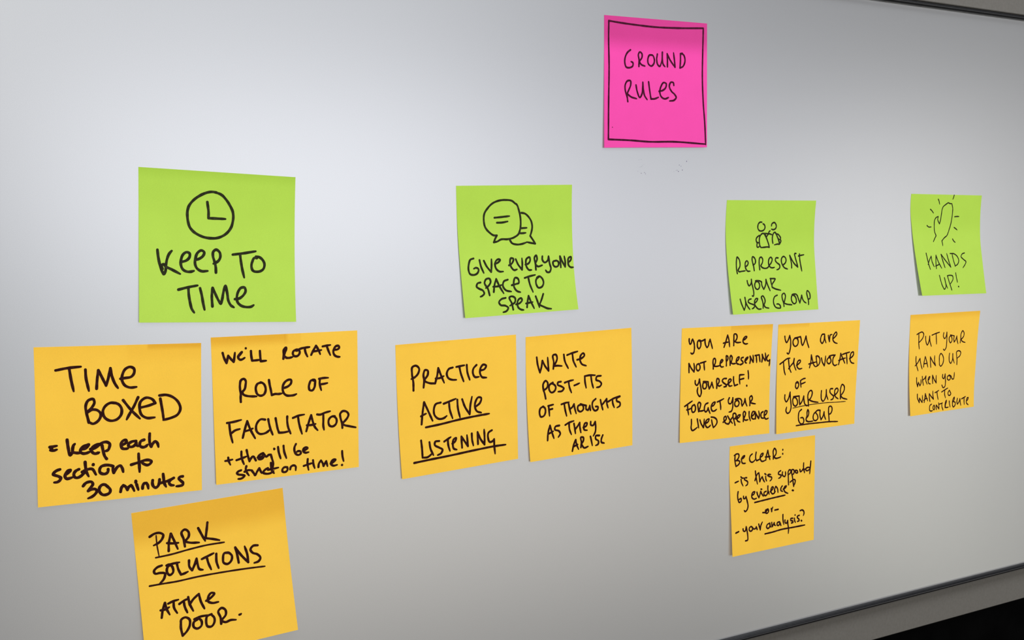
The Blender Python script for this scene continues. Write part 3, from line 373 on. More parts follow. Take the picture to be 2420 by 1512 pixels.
note('orange', 'orange sticky note reading TIME BOXED, keep each section to 30 minutes', 'orange sticky notes below the green ones', (-0.21500, -0.00123), [(-0.3, -0.3, 1.3, 0.05, 0.95, 0.05, 0.12), (0.56, -0.3, 1.3, 0.1, 0.965, 0.02, 0.05), (0.68, -0.3, 1.3, 0.03, 0.84, 0.008, 0.018)],
  '-3639 129 12 -2754 97 12 -1853 66 12 -935 34 12 -1 1 12 951 -32 12 1921 -66 12 2908 -101 12 3915 -136 12 -3647 -187 12 -2762 -217 12 -1861 -248 12 -944 -280 12 -11 -312 12 940 -345 12 1909 -378 12 2896 -412 12 3902 -447 12 -3654 -502 12 -2770 -532 12 -1870 -563 12 -954 -594 12 -21 -626 12 930 -658 12 1898 -691 12 2884 -724 12 3889 -758 12 -3662 -818 12 -2778 -847 12 -1879 -877 12 -963 -908 12 -31 -939 12 919 -971 12 1886 -1003 12 2872 -1036 12 3876 -1070 12 -3670 -1134 13 -2787 -1163 13 -1888 -1192 13 -973 -1222 13 -41 -1253 13 908 -1284 13 1875 -1316 13 2859 -1349 13 3863 -1382 13 -3677 -1450 16 -2795 -1478 16 -1897 -1507 15 -982 -1537 15 -51 -1567 15 897 -1598 15 1863 -1629 15 2847 -1661 15 3850 -1693 15 -3685 -1766 20 -2803 -1794 20 -1906 -1822 20 -992 -1851 19 -61 -1881 19 886 -1911 19 1851 -1942 19 2835 -1973 19 3836 -2005 19 -3693 -2082 25 -2812 -2109 25 -1915 -2137 25 -1002 -2166 24 -72 -2195 24 875 -2225 24 1840 -2255 24 2822 -2286 24 3823 -2317 24 -3701 -2398 30 -2821 -2425 30 -1924 -2453 30 -1011 -2481 29 -82 -2509 29 864 -2539 29 1828 -2568 29 2810 -2598 29 3810 -2629 29 -3710 -2715 35 -2829 -2741 35 -1933 -2768 35 -1021 -2796 35 -93 -2824 34 853 -2852 34 1816 -2882 34 2798 -2911 34 3797 -2941 33 -3718 -3031 41 -2838 -3058 41 -1943 -3084 40 -1031 -3111 40 -103 -3139 40 842 -3167 39 1805 -3195 39 2785 -3224 39 3785 -3254 39 -3727 -3348 47 -2847 -3374 46 -1952 -3400 46 -1041 -3426 45 -113 -3453 45 831 -3481 45 1793 -3509 44 2773 -3537 44 3772 -3566 44 -3735 -3666 52 -2856 -3691 52 -1962 -3716 51 -1051 -3742 51 -124 -3768 51 820 -3795 50 1782 -3823 50 2761 -3851 49 3759 -3879 49 -3744 -3983 58 -2865 -4007 58 -1971 -4032 57 -1061 -4058 57 -134 -4084 56 809 -4110 56 1771 -4137 55 2749 -4164 55 3747 -4192 54 -3753 -4300 64 -2875 -4324 64 -1981 -4349 63 -1071 -4374 63 -145 -4399 62 799 -4425 62 1759 -4451 61 2738 -4478 60 3734 -4505 60 -3762 -4618 70 -2884 -4641 70 -1990 -4665 69 -1081 -4690 69 -155 -4714 68 788 -4740 67 1748 -4765 67 2726 -4792 66 3722 -4818 66 -3771 -4936 77 -2893 -4959 76 -2000 -4982 75 -1091 -5006 75 -166 -5030 74 777 -5055 73 1737 -5080 73 2714 -5106 72 3710 -5132 71 -3780 -5254 83 -2903 -5276 82 -2010 -5299 82 -1101 -5322 81 -176 -5346 80 766 -5370 79 1725 -5395 79 2702 -5420 78 3698 -5445 77 -3789 -5572 90 -2912 -5594 89 -2020 -5616 88 -1111 -5639 87 -187 -5662 86 755 -5686 86 1714 -5710 85 2691 -5734 84 3686 -5759 83 -3799 -5890 96 -2922 -5912 96 -2030 -5934 95 -1122 -5956 94 -197 -5978 93 744 -6001 92 1703 -6025 91 2679 -6048 90 3674 -6073 89 -3808 -6209 103 -2932 -6230 102 -2040 -6251 101 -1132 -6273 100 -208 -6295 99 733 -6317 99 1692 -6340 98 2668 -6363 97 3662 -6387 96 -3818 -6528 110 -2942 -6548 109 -2050 -6569 108 -1142 -6590 107 -218 -6611 106 723 -6633 105 1681 -6655 104 2657 -6678 103 3651 -6701 102 -3828 -6846 117 -2952 -6866 116 -2060 -6886 115 -1153 -6907 114 -229 -6928 113 712 -6949 112 1670 -6971 111 2645 -6993 110 3639 -7015 109 -3838 -7165 125 -2962 -7185 123 -2070 -7204 122 -1163 -7224 121 -239 -7245 120 701 -7265 119 1659 -7287 118 2634 -7308 116 3628 -7330 115 -3848 -7485 132 -2972 -7503 131 -2081 -7523 130 -1173 -7542 128 -250 -7562 127 690 -7582 126 1648 -7602 125 2623 -7623 123 3617 -7645 122',
  [
   ('handwritten_word', 'TIME', '1.34:255,298 396,274 558,262|1.34:418,281 437,420 466,573|1.34:612,302 617,412 635,508 649,578|1.34:742,553 751,434 767,316 767,316 807,405 856,519 856,519 888,409 912,295 912,295 932,411 968,508 999,558|1.34:1031,438 1087,431 1164,415 1194,374 1192,310 1148,288 1096,309 1055,384 1050,464 1086,531 1144,558 1222,554'),
   ('handwritten_word', 'BOXED', '1.34:640,982 630,934 613,854 607,759 638,698 698,685 712,726 688,780 623,851 688,819 747,831 786,881 775,936 737,981 688,1001 640,974|1.34:971,752 904,745 837,789 810,859 834,932 900,976 975,966 1028,913 1037,825 1000,767 934,744|1.34:1058,719 1155,857 1258,974|1.34:1239,692 1185,811 1124,920 1097,974|1.34:1267,829 1364,809 1446,781 1446,781 1409,727 1335,703 1268,751 1256,847 1281,930 1340,970 1436,970|1.34:1506,725 1520,816 1534,915 1543,1001|1.34:1496,683 1573,679 1662,718 1728,796 1747,880 1712,952 1630,991 1540,1011'),
   ('handwritten_word', '=', '1.42:162,1259 201,1255 246,1249|1.42:171,1297 207,1305 245,1296|1.42:165,1263 186,1280 179,1298'),
   ('handwritten_word', 'keep', '1.42:372,1182 376,1227 386,1303 406,1381 430,1349 438,1293 450,1256 465,1242|1.42:408,1358 444,1350 480,1358 531,1362|1.42:546,1317 582,1312 619,1288 632,1263 605,1270 561,1287 535,1316 531,1350 559,1371 603,1371 646,1355|1.42:654,1324 690,1321 734,1298 763,1270 727,1274 683,1298 665,1334 675,1366 703,1385 747,1378 758,1374|1.42:846,1465 825,1432 811,1385 798,1315 788,1279 770,1274 807,1250 857,1250 887,1276 883,1314 862,1355 830,1364'),
   ('handwritten_word', 'each', '1.42:1031,1307 1058,1294 1091,1266 1084,1242 1052,1247 1028,1276 1025,1318 1043,1349 1079,1356 1108,1353|1.42:1206,1264 1160,1267 1120,1291 1112,1318 1137,1336 1173,1331 1210,1287 1210,1287 1209,1315 1231,1336|1.42:1304,1256 1268,1269 1251,1299 1256,1334 1288,1353 1324,1344 1346,1322|1.42:1373,1179 1369,1246 1375,1317 1389,1354 1389,1354 1411,1312 1440,1287 1462,1309 1477,1365'),
   ('handwritten_word', 'section', '1.42:278,1549 237,1561 204,1585 193,1606 222,1620 258,1635 286,1660 275,1685 245,1705 205,1707|1.42:345,1624 381,1597 404,1569 382,1571 349,1602 337,1646 354,1674 394,1672 430,1662|1.42:508,1568 468,1587 446,1619 452,1661 481,1675 525,1660 561,1630 583,1605|1.42:584,1483 588,1541 598,1610 624,1670|1.42:547,1607 606,1581 664,1578 713,1656|1.42:683,1521 679,1528 683,1527|1.42:862,1601 861,1628 839,1653 799,1656 764,1634 759,1595 779,1559 823,1546 881,1551 924,1568 924,1568 920,1603 930,1654 930,1654 952,1614 982,1578 1011,1569 1032,1598 1045,1654'),
   ('handwritten_word', 'to', '1.42:1235,1434 1237,1509 1242,1587 1244,1674|1.42:1144,1570 1199,1556 1257,1542 1307,1527 1358,1528 1388,1546 1375,1577 1343,1593 1300,1577 1271,1551'),
   ('handwritten_word', '30', '1.42:555,1788 581,1757 617,1742 660,1746 673,1774 652,1810 615,1856 615,1856 659,1841 702,1842 722,1867 701,1903 657,1936 613,1951|1.42:826,1797 790,1794 760,1817 749,1855 763,1898 795,1925 838,1926 878,1903 884,1869 858,1832 826,1801 808,1788'),
   ('handwritten_word', 'minutes', '1.42:1009,1910 1020,1860 1043,1828 1043,1828 1064,1842 1092,1895 1092,1895 1111,1855 1137,1838 1137,1838 1154,1863 1175,1916|1.42:1205,1834 1216,1874 1226,1908|1.42:1195,1787 1195,1805 1199,1794|1.42:1277,1896 1281,1858 1296,1832 1325,1827 1325,1827 1339,1856 1347,1904|1.42:1401,1800 1397,1839 1411,1884 1436,1902 1466,1882 1481,1840 1485,1797 1485,1797 1484,1832 1488,1841|1.42:1529,1730 1535,1790 1542,1854 1563,1904|1.42:1488,1849 1528,1841 1586,1828 1658,1800|1.42:1658,1796 1615,1823 1600,1853 1621,1887 1657,1895|1.42:1767,1787 1731,1792 1720,1810 1745,1845 1770,1876 1766,1899 1730,1911 1690,1911'),
  ])

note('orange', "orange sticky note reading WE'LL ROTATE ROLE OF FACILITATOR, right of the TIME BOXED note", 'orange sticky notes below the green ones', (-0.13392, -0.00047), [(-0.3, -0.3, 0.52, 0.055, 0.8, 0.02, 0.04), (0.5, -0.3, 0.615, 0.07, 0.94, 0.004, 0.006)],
  '-3714 35 12 -2810 27 12 -1890 18 12 -954 10 12 -3 1 12 966 -8 12 1951 -17 12 2953 -26 12 3974 -35 12 -3716 -279 12 -2812 -287 12 -1893 -295 12 -958 -303 12 -7 -311 12 961 -320 12 1945 -328 12 2947 -337 12 3967 -346 12 -3718 -593 12 -2815 -600 12 -1896 -608 12 -961 -616 12 -11 -624 12 956 -632 12 1940 -640 12 2941 -649 12 3960 -657 12 -3720 -907 12 -2817 -914 12 -1899 -921 12 -965 -929 12 -15 -937 12 951 -944 12 1935 -952 12 2935 -960 12 3954 -969 12 -3722 -1221 13 -2820 -1228 13 -1902 -1235 13 -969 -1242 13 -19 -1250 13 946 -1257 13 1929 -1265 13 2929 -1272 13 3947 -1280 13 -3725 -1536 16 -2823 -1542 16 -1906 -1549 16 -973 -1556 16 -24 -1563 16 941 -1570 16 1923 -1577 16 2922 -1584 16 3939 -1592 16 -3727 -1850 21 -2826 -1856 21 -1909 -1863 21 -977 -1869 21 -29 -1876 20 935 -1882 20 1916 -1889 20 2915 -1896 20 3931 -1903 20 -3730 -2165 27 -2829 -2171 27 -1913 -2177 26 -982 -2183 26 -35 -2189 26 929 -2195 26 1910 -2202 25 2907 -2208 25 3923 -2215 25 -3733 -2479 33 -2833 -2485 33 -1918 -2491 32 -987 -2496 32 -40 -2502 32 923 -2508 31 1903 -2514 31 2900 -2520 30 3915 -2527 30 -3736 -2794 39 -2836 -2800 39 -1922 -2805 38 -991 -2810 38 -45 -2816 37 917 -2821 37 1896 -2827 36 2892 -2833 36 3906 -2839 35 -3739 -3109 46 -2840 -3114 45 -1926 -3119 45 -996 -3124 44 -51 -3130 43 911 -3135 43 1889 -3140 42 2885 -3145 42 3898 -3151 41 -3742 -3425 52 -2843 -3429 52 -1930 -3434 51 -1001 -3439 50 -56 -3443 49 905 -3448 49 1882 -3453 48 2877 -3458 47 3889 -3463 47 -3745 -3740 59 -2847 -3745 58 -1934 -3749 57 -1006 -3753 57 -62 -3758 56 898 -3762 55 1875 -3767 54 2869 -3771 53 3881 -3776 52 -3748 -4056 66 -2851 -4060 65 -1938 -4064 64 -1011 -4068 63 -67 -4072 62 892 -4076 61 1868 -4080 60 2861 -4084 59 3872 -4088 58 -3751 -4372 73 -2854 -4376 72 -1943 -4379 71 -1016 -4383 70 -73 -4386 69 886 -4390 68 1861 -4394 66 2854 -4397 65 3864 -4401 64 -3754 -4688 80 -2858 -4691 79 -1947 -4694 78 -1021 -4698 77 -79 -4701 75 879 -4704 74 1854 -4707 73 2846 -4711 72 3855 -4714 70 -3757 -5005 88 -2862 -5007 86 -1951 -5010 85 -1026 -5013 83 -84 -5016 82 873 -5019 81 1847 -5021 79 2838 -5024 78 3846 -5027 77 -3760 -5321 95 -2865 -5323 94 -1956 -5326 92 -1031 -5328 91 -90 -5331 89 867 -5333 88 1840 -5336 86 2830 -5338 85 3838 -5341 83 -3763 -5638 103 -2869 -5640 101 -1960 -5642 99 -1036 -5644 98 -96 -5646 96 860 -5648 95 1833 -5650 93 2822 -5652 91 3829 -5654 90 -3766 -5955 111 -2873 -5956 109 -1964 -5958 107 -1041 -5959 105 -102 -5961 103 854 -5963 102 1825 -5964 100 2814 -5966 98 3820 -5968 96 -3769 -6272 118 -2877 -6273 117 -1969 -6274 115 -1046 -6275 113 -107 -6276 111 847 -6278 109 1818 -6279 107 2806 -6280 105 3811 -6281 103 -3773 -6589 127 -2880 -6590 125 -1973 -6590 123 -1051 -6591 120 -113 -6592 118 841 -6593 116 1811 -6594 114 2798 -6594 112 3802 -6595 110 -3776 -6906 135 -2884 -6907 133 -1978 -6907 131 -1056 -6907 128 -119 -6908 126 834 -6908 124 1803 -6908 122 2790 -6909 120 3793 -6909 117 -3779 -7224 143 -2888 -7224 141 -1982 -7224 139 -1061 -7224 136 -125 -7224 134 827 -7224 132 1796 -7224 129 2782 -7223 127 3784 -7223 125 -3782 -7541 152 -2892 -7541 149 -1987 -7541 147 -1067 -7540 144 -131 -7540 142 821 -7539 140 1789 -7539 137 2773 -7538 135 3775 -7538 132',
  [
   ('handwritten_word', "WE'LL", '1.26:154,217 169,279 203,358 203,358 217,306 229,258 229,258 266,309 301,348 301,348 311,296 322,223|1.26:365,276 398,248 417,220 382,251 364,291 392,325 420,320 454,300|1.26:473,170 474,174 477,176|1.26:542,212 544,277 554,347 554,347 615,345 668,340|1.26:664,218 666,284 672,363 672,363 713,361 747,359'),
   ('handwritten_word', 'ROTATE', '1.26:982,349 988,279 993,220 1023,193 1026,214 1005,263 995,304 1023,335 1064,340 1109,330|1.26:1172,244 1131,241 1113,278 1130,317 1170,322 1203,292 1208,258 1180,231 1148,228|1.26:1180,236 1229,217 1287,208 1344,203|1.26:1278,220 1289,280 1313,337|1.26:1364,317 1391,261 1433,191 1433,191 1465,249 1488,314|1.26:1399,270 1448,263 1506,255|1.26:1523,205 1580,196 1629,190|1.26:1580,204 1599,265 1626,336|1.26:1685,262 1725,260 1750,236 1742,210 1706,212 1677,253 1668,295 1687,344 1724,366 1756,370'),
   ('handwritten_word', 'ROLE', '1.26:381,905 380,848 384,799 376,733 376,668 395,604 432,590 456,616 454,673 436,738 406,772 421,806 461,826 527,839 600,845|1.26:663,660 622,670 596,709 594,766 613,817 654,841 699,829 725,785 727,735 704,680 663,656 651,655|1.26:777,631 785,698 799,774 810,846 810,846 855,833 904,837 950,832|1.26:980,759 1038,739 1080,696 1079,650 1048,647 999,673 966,729 963,787 982,839 1018,867 1068,873 1117,869 1150,857'),
   ('handwritten_word', 'OF', '1.26:1396,687 1359,679 1333,724 1324,774 1336,818 1368,825 1398,789 1409,730 1408,679 1375,668|1.26:1478,667 1473,718 1480,778 1494,831|1.26:1466,666 1531,659 1593,661|1.26:1485,746 1530,744 1579,735'),
   ('handwritten_word', 'FACILITATOR', '1.22:180,1176 271,1169 378,1151|1.22:211,1186 216,1265 229,1359 249,1451|1.22:238,1321 282,1290 354,1274|1.22:391,1400 412,1323 460,1174 460,1174 496,1284 563,1424|1.22:424,1312 479,1302 535,1284|1.22:708,1178 649,1168 601,1207 579,1268 589,1332 627,1368 675,1372 731,1354 771,1323|1.22:752,1176 762,1238 783,1328 808,1398|1.22:854,1172 864,1240 878,1321 896,1379 896,1379 959,1382 1034,1373|1.22:1016,1163 1014,1223 1024,1312 1057,1408|1.22:1094,1191 1170,1166 1252,1157|1.22:1165,1177 1175,1263 1197,1362 1215,1428|1.22:1275,1398 1301,1308 1347,1174 1347,1174 1372,1283 1395,1350 1433,1399|1.22:1285,1314 1340,1316 1407,1306|1.22:1430,1173 1469,1180 1532,1160 1611,1144|1.22:1516,1175 1515,1264 1513,1346 1522,1402|1.22:1673,1223 1634,1223 1594,1256 1585,1304 1604,1355 1639,1367 1679,1347 1700,1299 1689,1249 1657,1221|1.22:1777,1402 1774,1340 1755,1264 1752,1189 1784,1160 1839,1173 1864,1217 1846,1265 1806,1310 1774,1340 1774,1340 1797,1359 1876,1388 1963,1414'),
   ('handwritten_word', '+', '1.20:137,1690 185,1687 238,1681|1.20:179,1647 185,1695 206,1749'),
   ('handwritten_word', "they'll", '1.20:366,1585 364,1636 374,1701 396,1763|1.20:294,1696 363,1680 436,1660|1.20:439,1573 449,1629 474,1732 474,1732 499,1691 524,1670 563,1730|1.20:588,1693 637,1690 666,1666 670,1642 630,1653 596,1686 604,1715 644,1719 677,1695|1.20:682,1659 709,1695 750,1671 774,1674 774,1674 789,1732 803,1798 798,1838 789,1877|1.20:821,1594 826,1600 823,1603|1.20:877,1576 884,1646 909,1742|1.20:954,1568 960,1646 990,1747'),
   ('handwritten_word', 'be', '1.20:1127,1563 1106,1606 1105,1663 1120,1701 1160,1722 1193,1701 1185,1672 1153,1668 1120,1685|1.20:1222,1668 1258,1660 1287,1638 1267,1624 1230,1644 1225,1676 1257,1701 1302,1698'),
   ('handwritten_word', 'strict', '1.20:353,1841 308,1856 292,1873 307,1891 363,1906 399,1922 378,1943 337,1957 309,1955|1.20:428,1794 418,1833 433,1882 460,1925|1.20:401,1867 446,1852 510,1860|1.20:502,1863 533,1910 544,1932 574,1887 608,1843 608,1843 623,1881 638,1915|1.20:729,1854 688,1873 658,1909 702,1931 759,1930 808,1904|1.20:771,1786 773,1843 784,1901 811,1936|1.20:728,1878 801,1874 874,1865'),
   ('handwritten_word', 'on', '1.20:999,1874 954,1873 929,1902 933,1931 969,1940 1002,1911 999,1882 971,1867|1.20:1038,1912 1047,1880 1084,1860 1112,1872 1115,1933'),
   ('handwritten_word', 'time!', '1.20:1287,1795 1282,1856 1296,1952|1.20:1229,1886 1286,1872 1351,1860|1.20:1360,1820 1366,1882 1382,1938|1.20:1434,1928 1443,1875 1472,1838 1472,1838 1496,1882 1507,1921 1507,1921 1528,1882 1545,1855 1545,1855 1552,1889 1561,1932|1.20:1605,1900 1641,1883 1674,1850 1650,1843 1617,1872 1609,1904 1641,1933 1697,1928|1.20:1769,1736 1772,1808 1787,1885|1.20:1766,1937 1763,1939 1768,1941'),
  ])

note('orange', 'orange sticky note reading PRACTICE ACTIVE LISTENING with two underlined words', 'orange sticky notes below the green ones', (-0.03625, -0.00952), [(-0.3, -0.3, 0.45, 0.02, 0.95, 0.01, 0.02)],
  '-3639 -69 12 -2751 -51 12 -1850 -34 12 -934 -17 12 -5 1 12 939 19 12 1897 38 12 2871 56 12 3860 75 12 -3640 -381 12 -2752 -364 12 -1851 -346 12 -935 -327 12 -6 -309 12 938 -290 12 1896 -271 12 2870 -251 12 3859 -231 12 -3641 -694 12 -2753 -676 12 -1851 -657 12 -936 -638 12 -6 -619 12 937 -599 12 1896 -579 12 2869 -559 12 3858 -539 12 -3641 -1008 12 -2753 -989 12 -1851 -969 12 -936 -949 12 -6 -929 12 937 -909 12 1896 -888 12 2869 -867 12 3858 -846 12 -3640 -1321 13 -2752 -1301 13 -1851 -1281 13 -936 -1261 13 -7 -1240 13 937 -1219 13 1895 -1198 13 2868 -1176 13 3857 -1154 13 -3639 -1635 15 -2751 -1614 15 -1850 -1594 15 -936 -1572 15 -7 -1551 15 936 -1529 15 1894 -1507 15 2867 -1484 15 3855 -1461 15 -3638 -1949 18 -2751 -1928 18 -1850 -1906 18 -936 -1884 18 -7 -1862 18 936 -1839 18 1893 -1816 18 2865 -1793 18 3853 -1769 18 -3637 -2263 23 -2750 -2241 23 -1849 -2218 22 -935 -2196 22 -8 -2173 22 935 -2149 22 1892 -2126 22 2863 -2102 22 3850 -2077 22 -3634 -2577 27 -2748 -2554 27 -1848 -2531 27 -935 -2508 26 -8 -2484 26 934 -2460 26 1890 -2435 26 2861 -2410 26 3848 -2385 26 -3632 -2892 32 -2746 -2868 31 -1847 -2844 31 -934 -2820 31 -7 -2796 31 934 -2771 30 1889 -2745 30 2860 -2720 30 3845 -2693 30 -3628 -3206 36 -2743 -3182 36 -1845 -3158 35 -933 -3133 35 -7 -3107 35 933 -3082 35 1888 -3055 34 2858 -3029 34 3843 -3002 34 -3624 -3521 41 -2740 -3496 40 -1842 -3471 40 -931 -3445 40 -6 -3419 39 933 -3393 39 1887 -3366 39 2856 -3338 38 3840 -3311 38 -3620 -3837 46 -2736 -3811 45 -1839 -3785 45 -929 -3758 44 -5 -3731 44 934 -3704 43 1886 -3676 43 2854 -3648 43 3837 -3619 42 -3614 -4152 51 -2732 -4126 50 -1836 -4099 50 -926 -4072 49 -3 -4044 49 934 -4016 48 1886 -3987 48 2852 -3958 47 3834 -3928 47 -3608 -4468 56 -2727 -4441 55 -1832 -4413 54 -923 -4385 54 -1 -4356 53 935 -4327 53 1886 -4298 52 2851 -4268 52 3831 -4238 51 -3601 -4784 61 -2721 -4756 60 -1827 -4728 59 -920 -4699 59 1 -4669 58 936 -4639 58 1885 -4609 57 2849 -4578 56 3828 -4547 56 -3594 -5101 66 -2714 -5072 65 -1822 -5042 65 -916 -5013 64 4 -4982 63 937 -4952 63 1885 -4920 62 2848 -4889 61 3825 -4857 61 -3585 -5418 71 -2707 -5388 71 -1816 -5358 70 -911 -5327 69 7 -5296 68 939 -5264 68 1885 -5232 67 2846 -5199 66 3822 -5166 65 -3576 -5735 77 -2699 -5704 76 -1809 -5673 75 -906 -5641 74 11 -5609 74 941 -5577 73 1886 -5544 72 2845 -5510 71 3819 -5476 70 -3565 -6052 82 -2690 -6020 81 -1802 -5989 81 -900 -5956 80 15 -5923 79 943 -5890 78 1886 -5856 77 2844 -5821 76 3816 -5786 75 -3554 -6370 88 -2681 -6337 87 -1794 -6304 86 -894 -6271 85 19 -6237 84 946 -6203 83 1887 -6168 82 2843 -6133 81 3813 -6097 80 -3543 -6688 94 -2671 -6654 93 -1786 -6621 92 -888 -6586 91 24 -6552 90 949 -6516 89 1888 -6480 88 2841 -6444 87 3810 -6407 86 -3530 -7006 100 -2660 -6972 99 -1777 -6937 98 -881 -6902 97 29 -6866 95 952 -6830 94 1889 -6793 93 2840 -6756 92 3806 -6718 91 -3517 -7325 106 -2648 -7289 105 -1767 -7254 104 -873 -7218 102 34 -7181 101 955 -7144 100 1890 -7106 99 2839 -7068 98 3803 -7029 96 -3503 -7643 112 -2636 -7607 111 -1757 -7571 110 -865 -7534 108 40 -7496 107 959 -7458 106 1892 -7419 104 2838 -7380 103 3799 -7340 102',
  [
   ('handwritten_word', 'PRACTICE', '1.28:276,707 278,586 261,448 273,351 327,336 381,383 362,458 309,506 246,530|1.28:445,679 458,574 453,467 480,416 522,427 523,489 466,575 540,620 640,636 640,636 678,519 699,406 699,406 737,510 791,642|1.28:651,563 719,562 787,538|1.28:941,422 874,438 838,504 861,577 927,610 994,617|1.28:1000,419 1076,411 1134,406|1.28:1050,420 1072,528 1115,655|1.28:1173,405 1181,524 1217,641|1.28:1335,421 1283,471 1273,549 1305,607 1372,610|1.28:1391,514 1467,498 1494,445 1452,425 1401,475 1390,553 1422,620 1497,636'),
   ('handwritten_word', 'ACTIVE', '1.28:386,1229 411,1057 444,901 444,901 505,1038 574,1199|1.28:384,1107 427,1089 470,1076|1.28:721,937 636,953 602,1026 612,1120 677,1181 770,1178 814,1152|1.28:771,961 873,935 976,908|1.28:859,949 868,1066 910,1203|1.28:1000,926 1004,1052 1035,1204|1.28:1080,928 1123,1051 1199,1178 1199,1178 1216,1031 1246,908|1.28:1312,1066 1377,1019 1397,942 1355,929 1302,994 1291,1079 1323,1146 1393,1176'),
   ('underline', 'straight rule', '1.28:454,1283 689,1268 1031,1235 1320,1217 1528,1209'),
   ('handwritten_word', 'LISTENING', '1.28:363,1470 371,1600 371,1730 371,1730 457,1735 537,1693|1.28:502,1512 516,1621 558,1719|1.28:668,1519 599,1522 588,1562 662,1619 716,1657 691,1708 629,1729|1.28:752,1539 814,1509 866,1485|1.28:814,1509 817,1602 841,1696|1.28:887,1589 940,1557 954,1513 916,1523 895,1598 908,1670 958,1693|1.28:1049,1675 1046,1588 1045,1502 1045,1502 1093,1579 1149,1666 1149,1666 1144,1571 1139,1492|1.28:1222,1480 1225,1583 1243,1672|1.28:1321,1660 1321,1565 1320,1470 1320,1470 1367,1587 1432,1684 1432,1684 1436,1566 1432,1446|1.28:1564,1476 1507,1504 1495,1590 1527,1659 1570,1649 1597,1621 1597,1621 1597,1733 1607,1854'),
   ('underline', 'straight rule', '1.28:225,1789 488,1778 834,1767 1266,1746 1611,1735 1792,1739'),
  ])

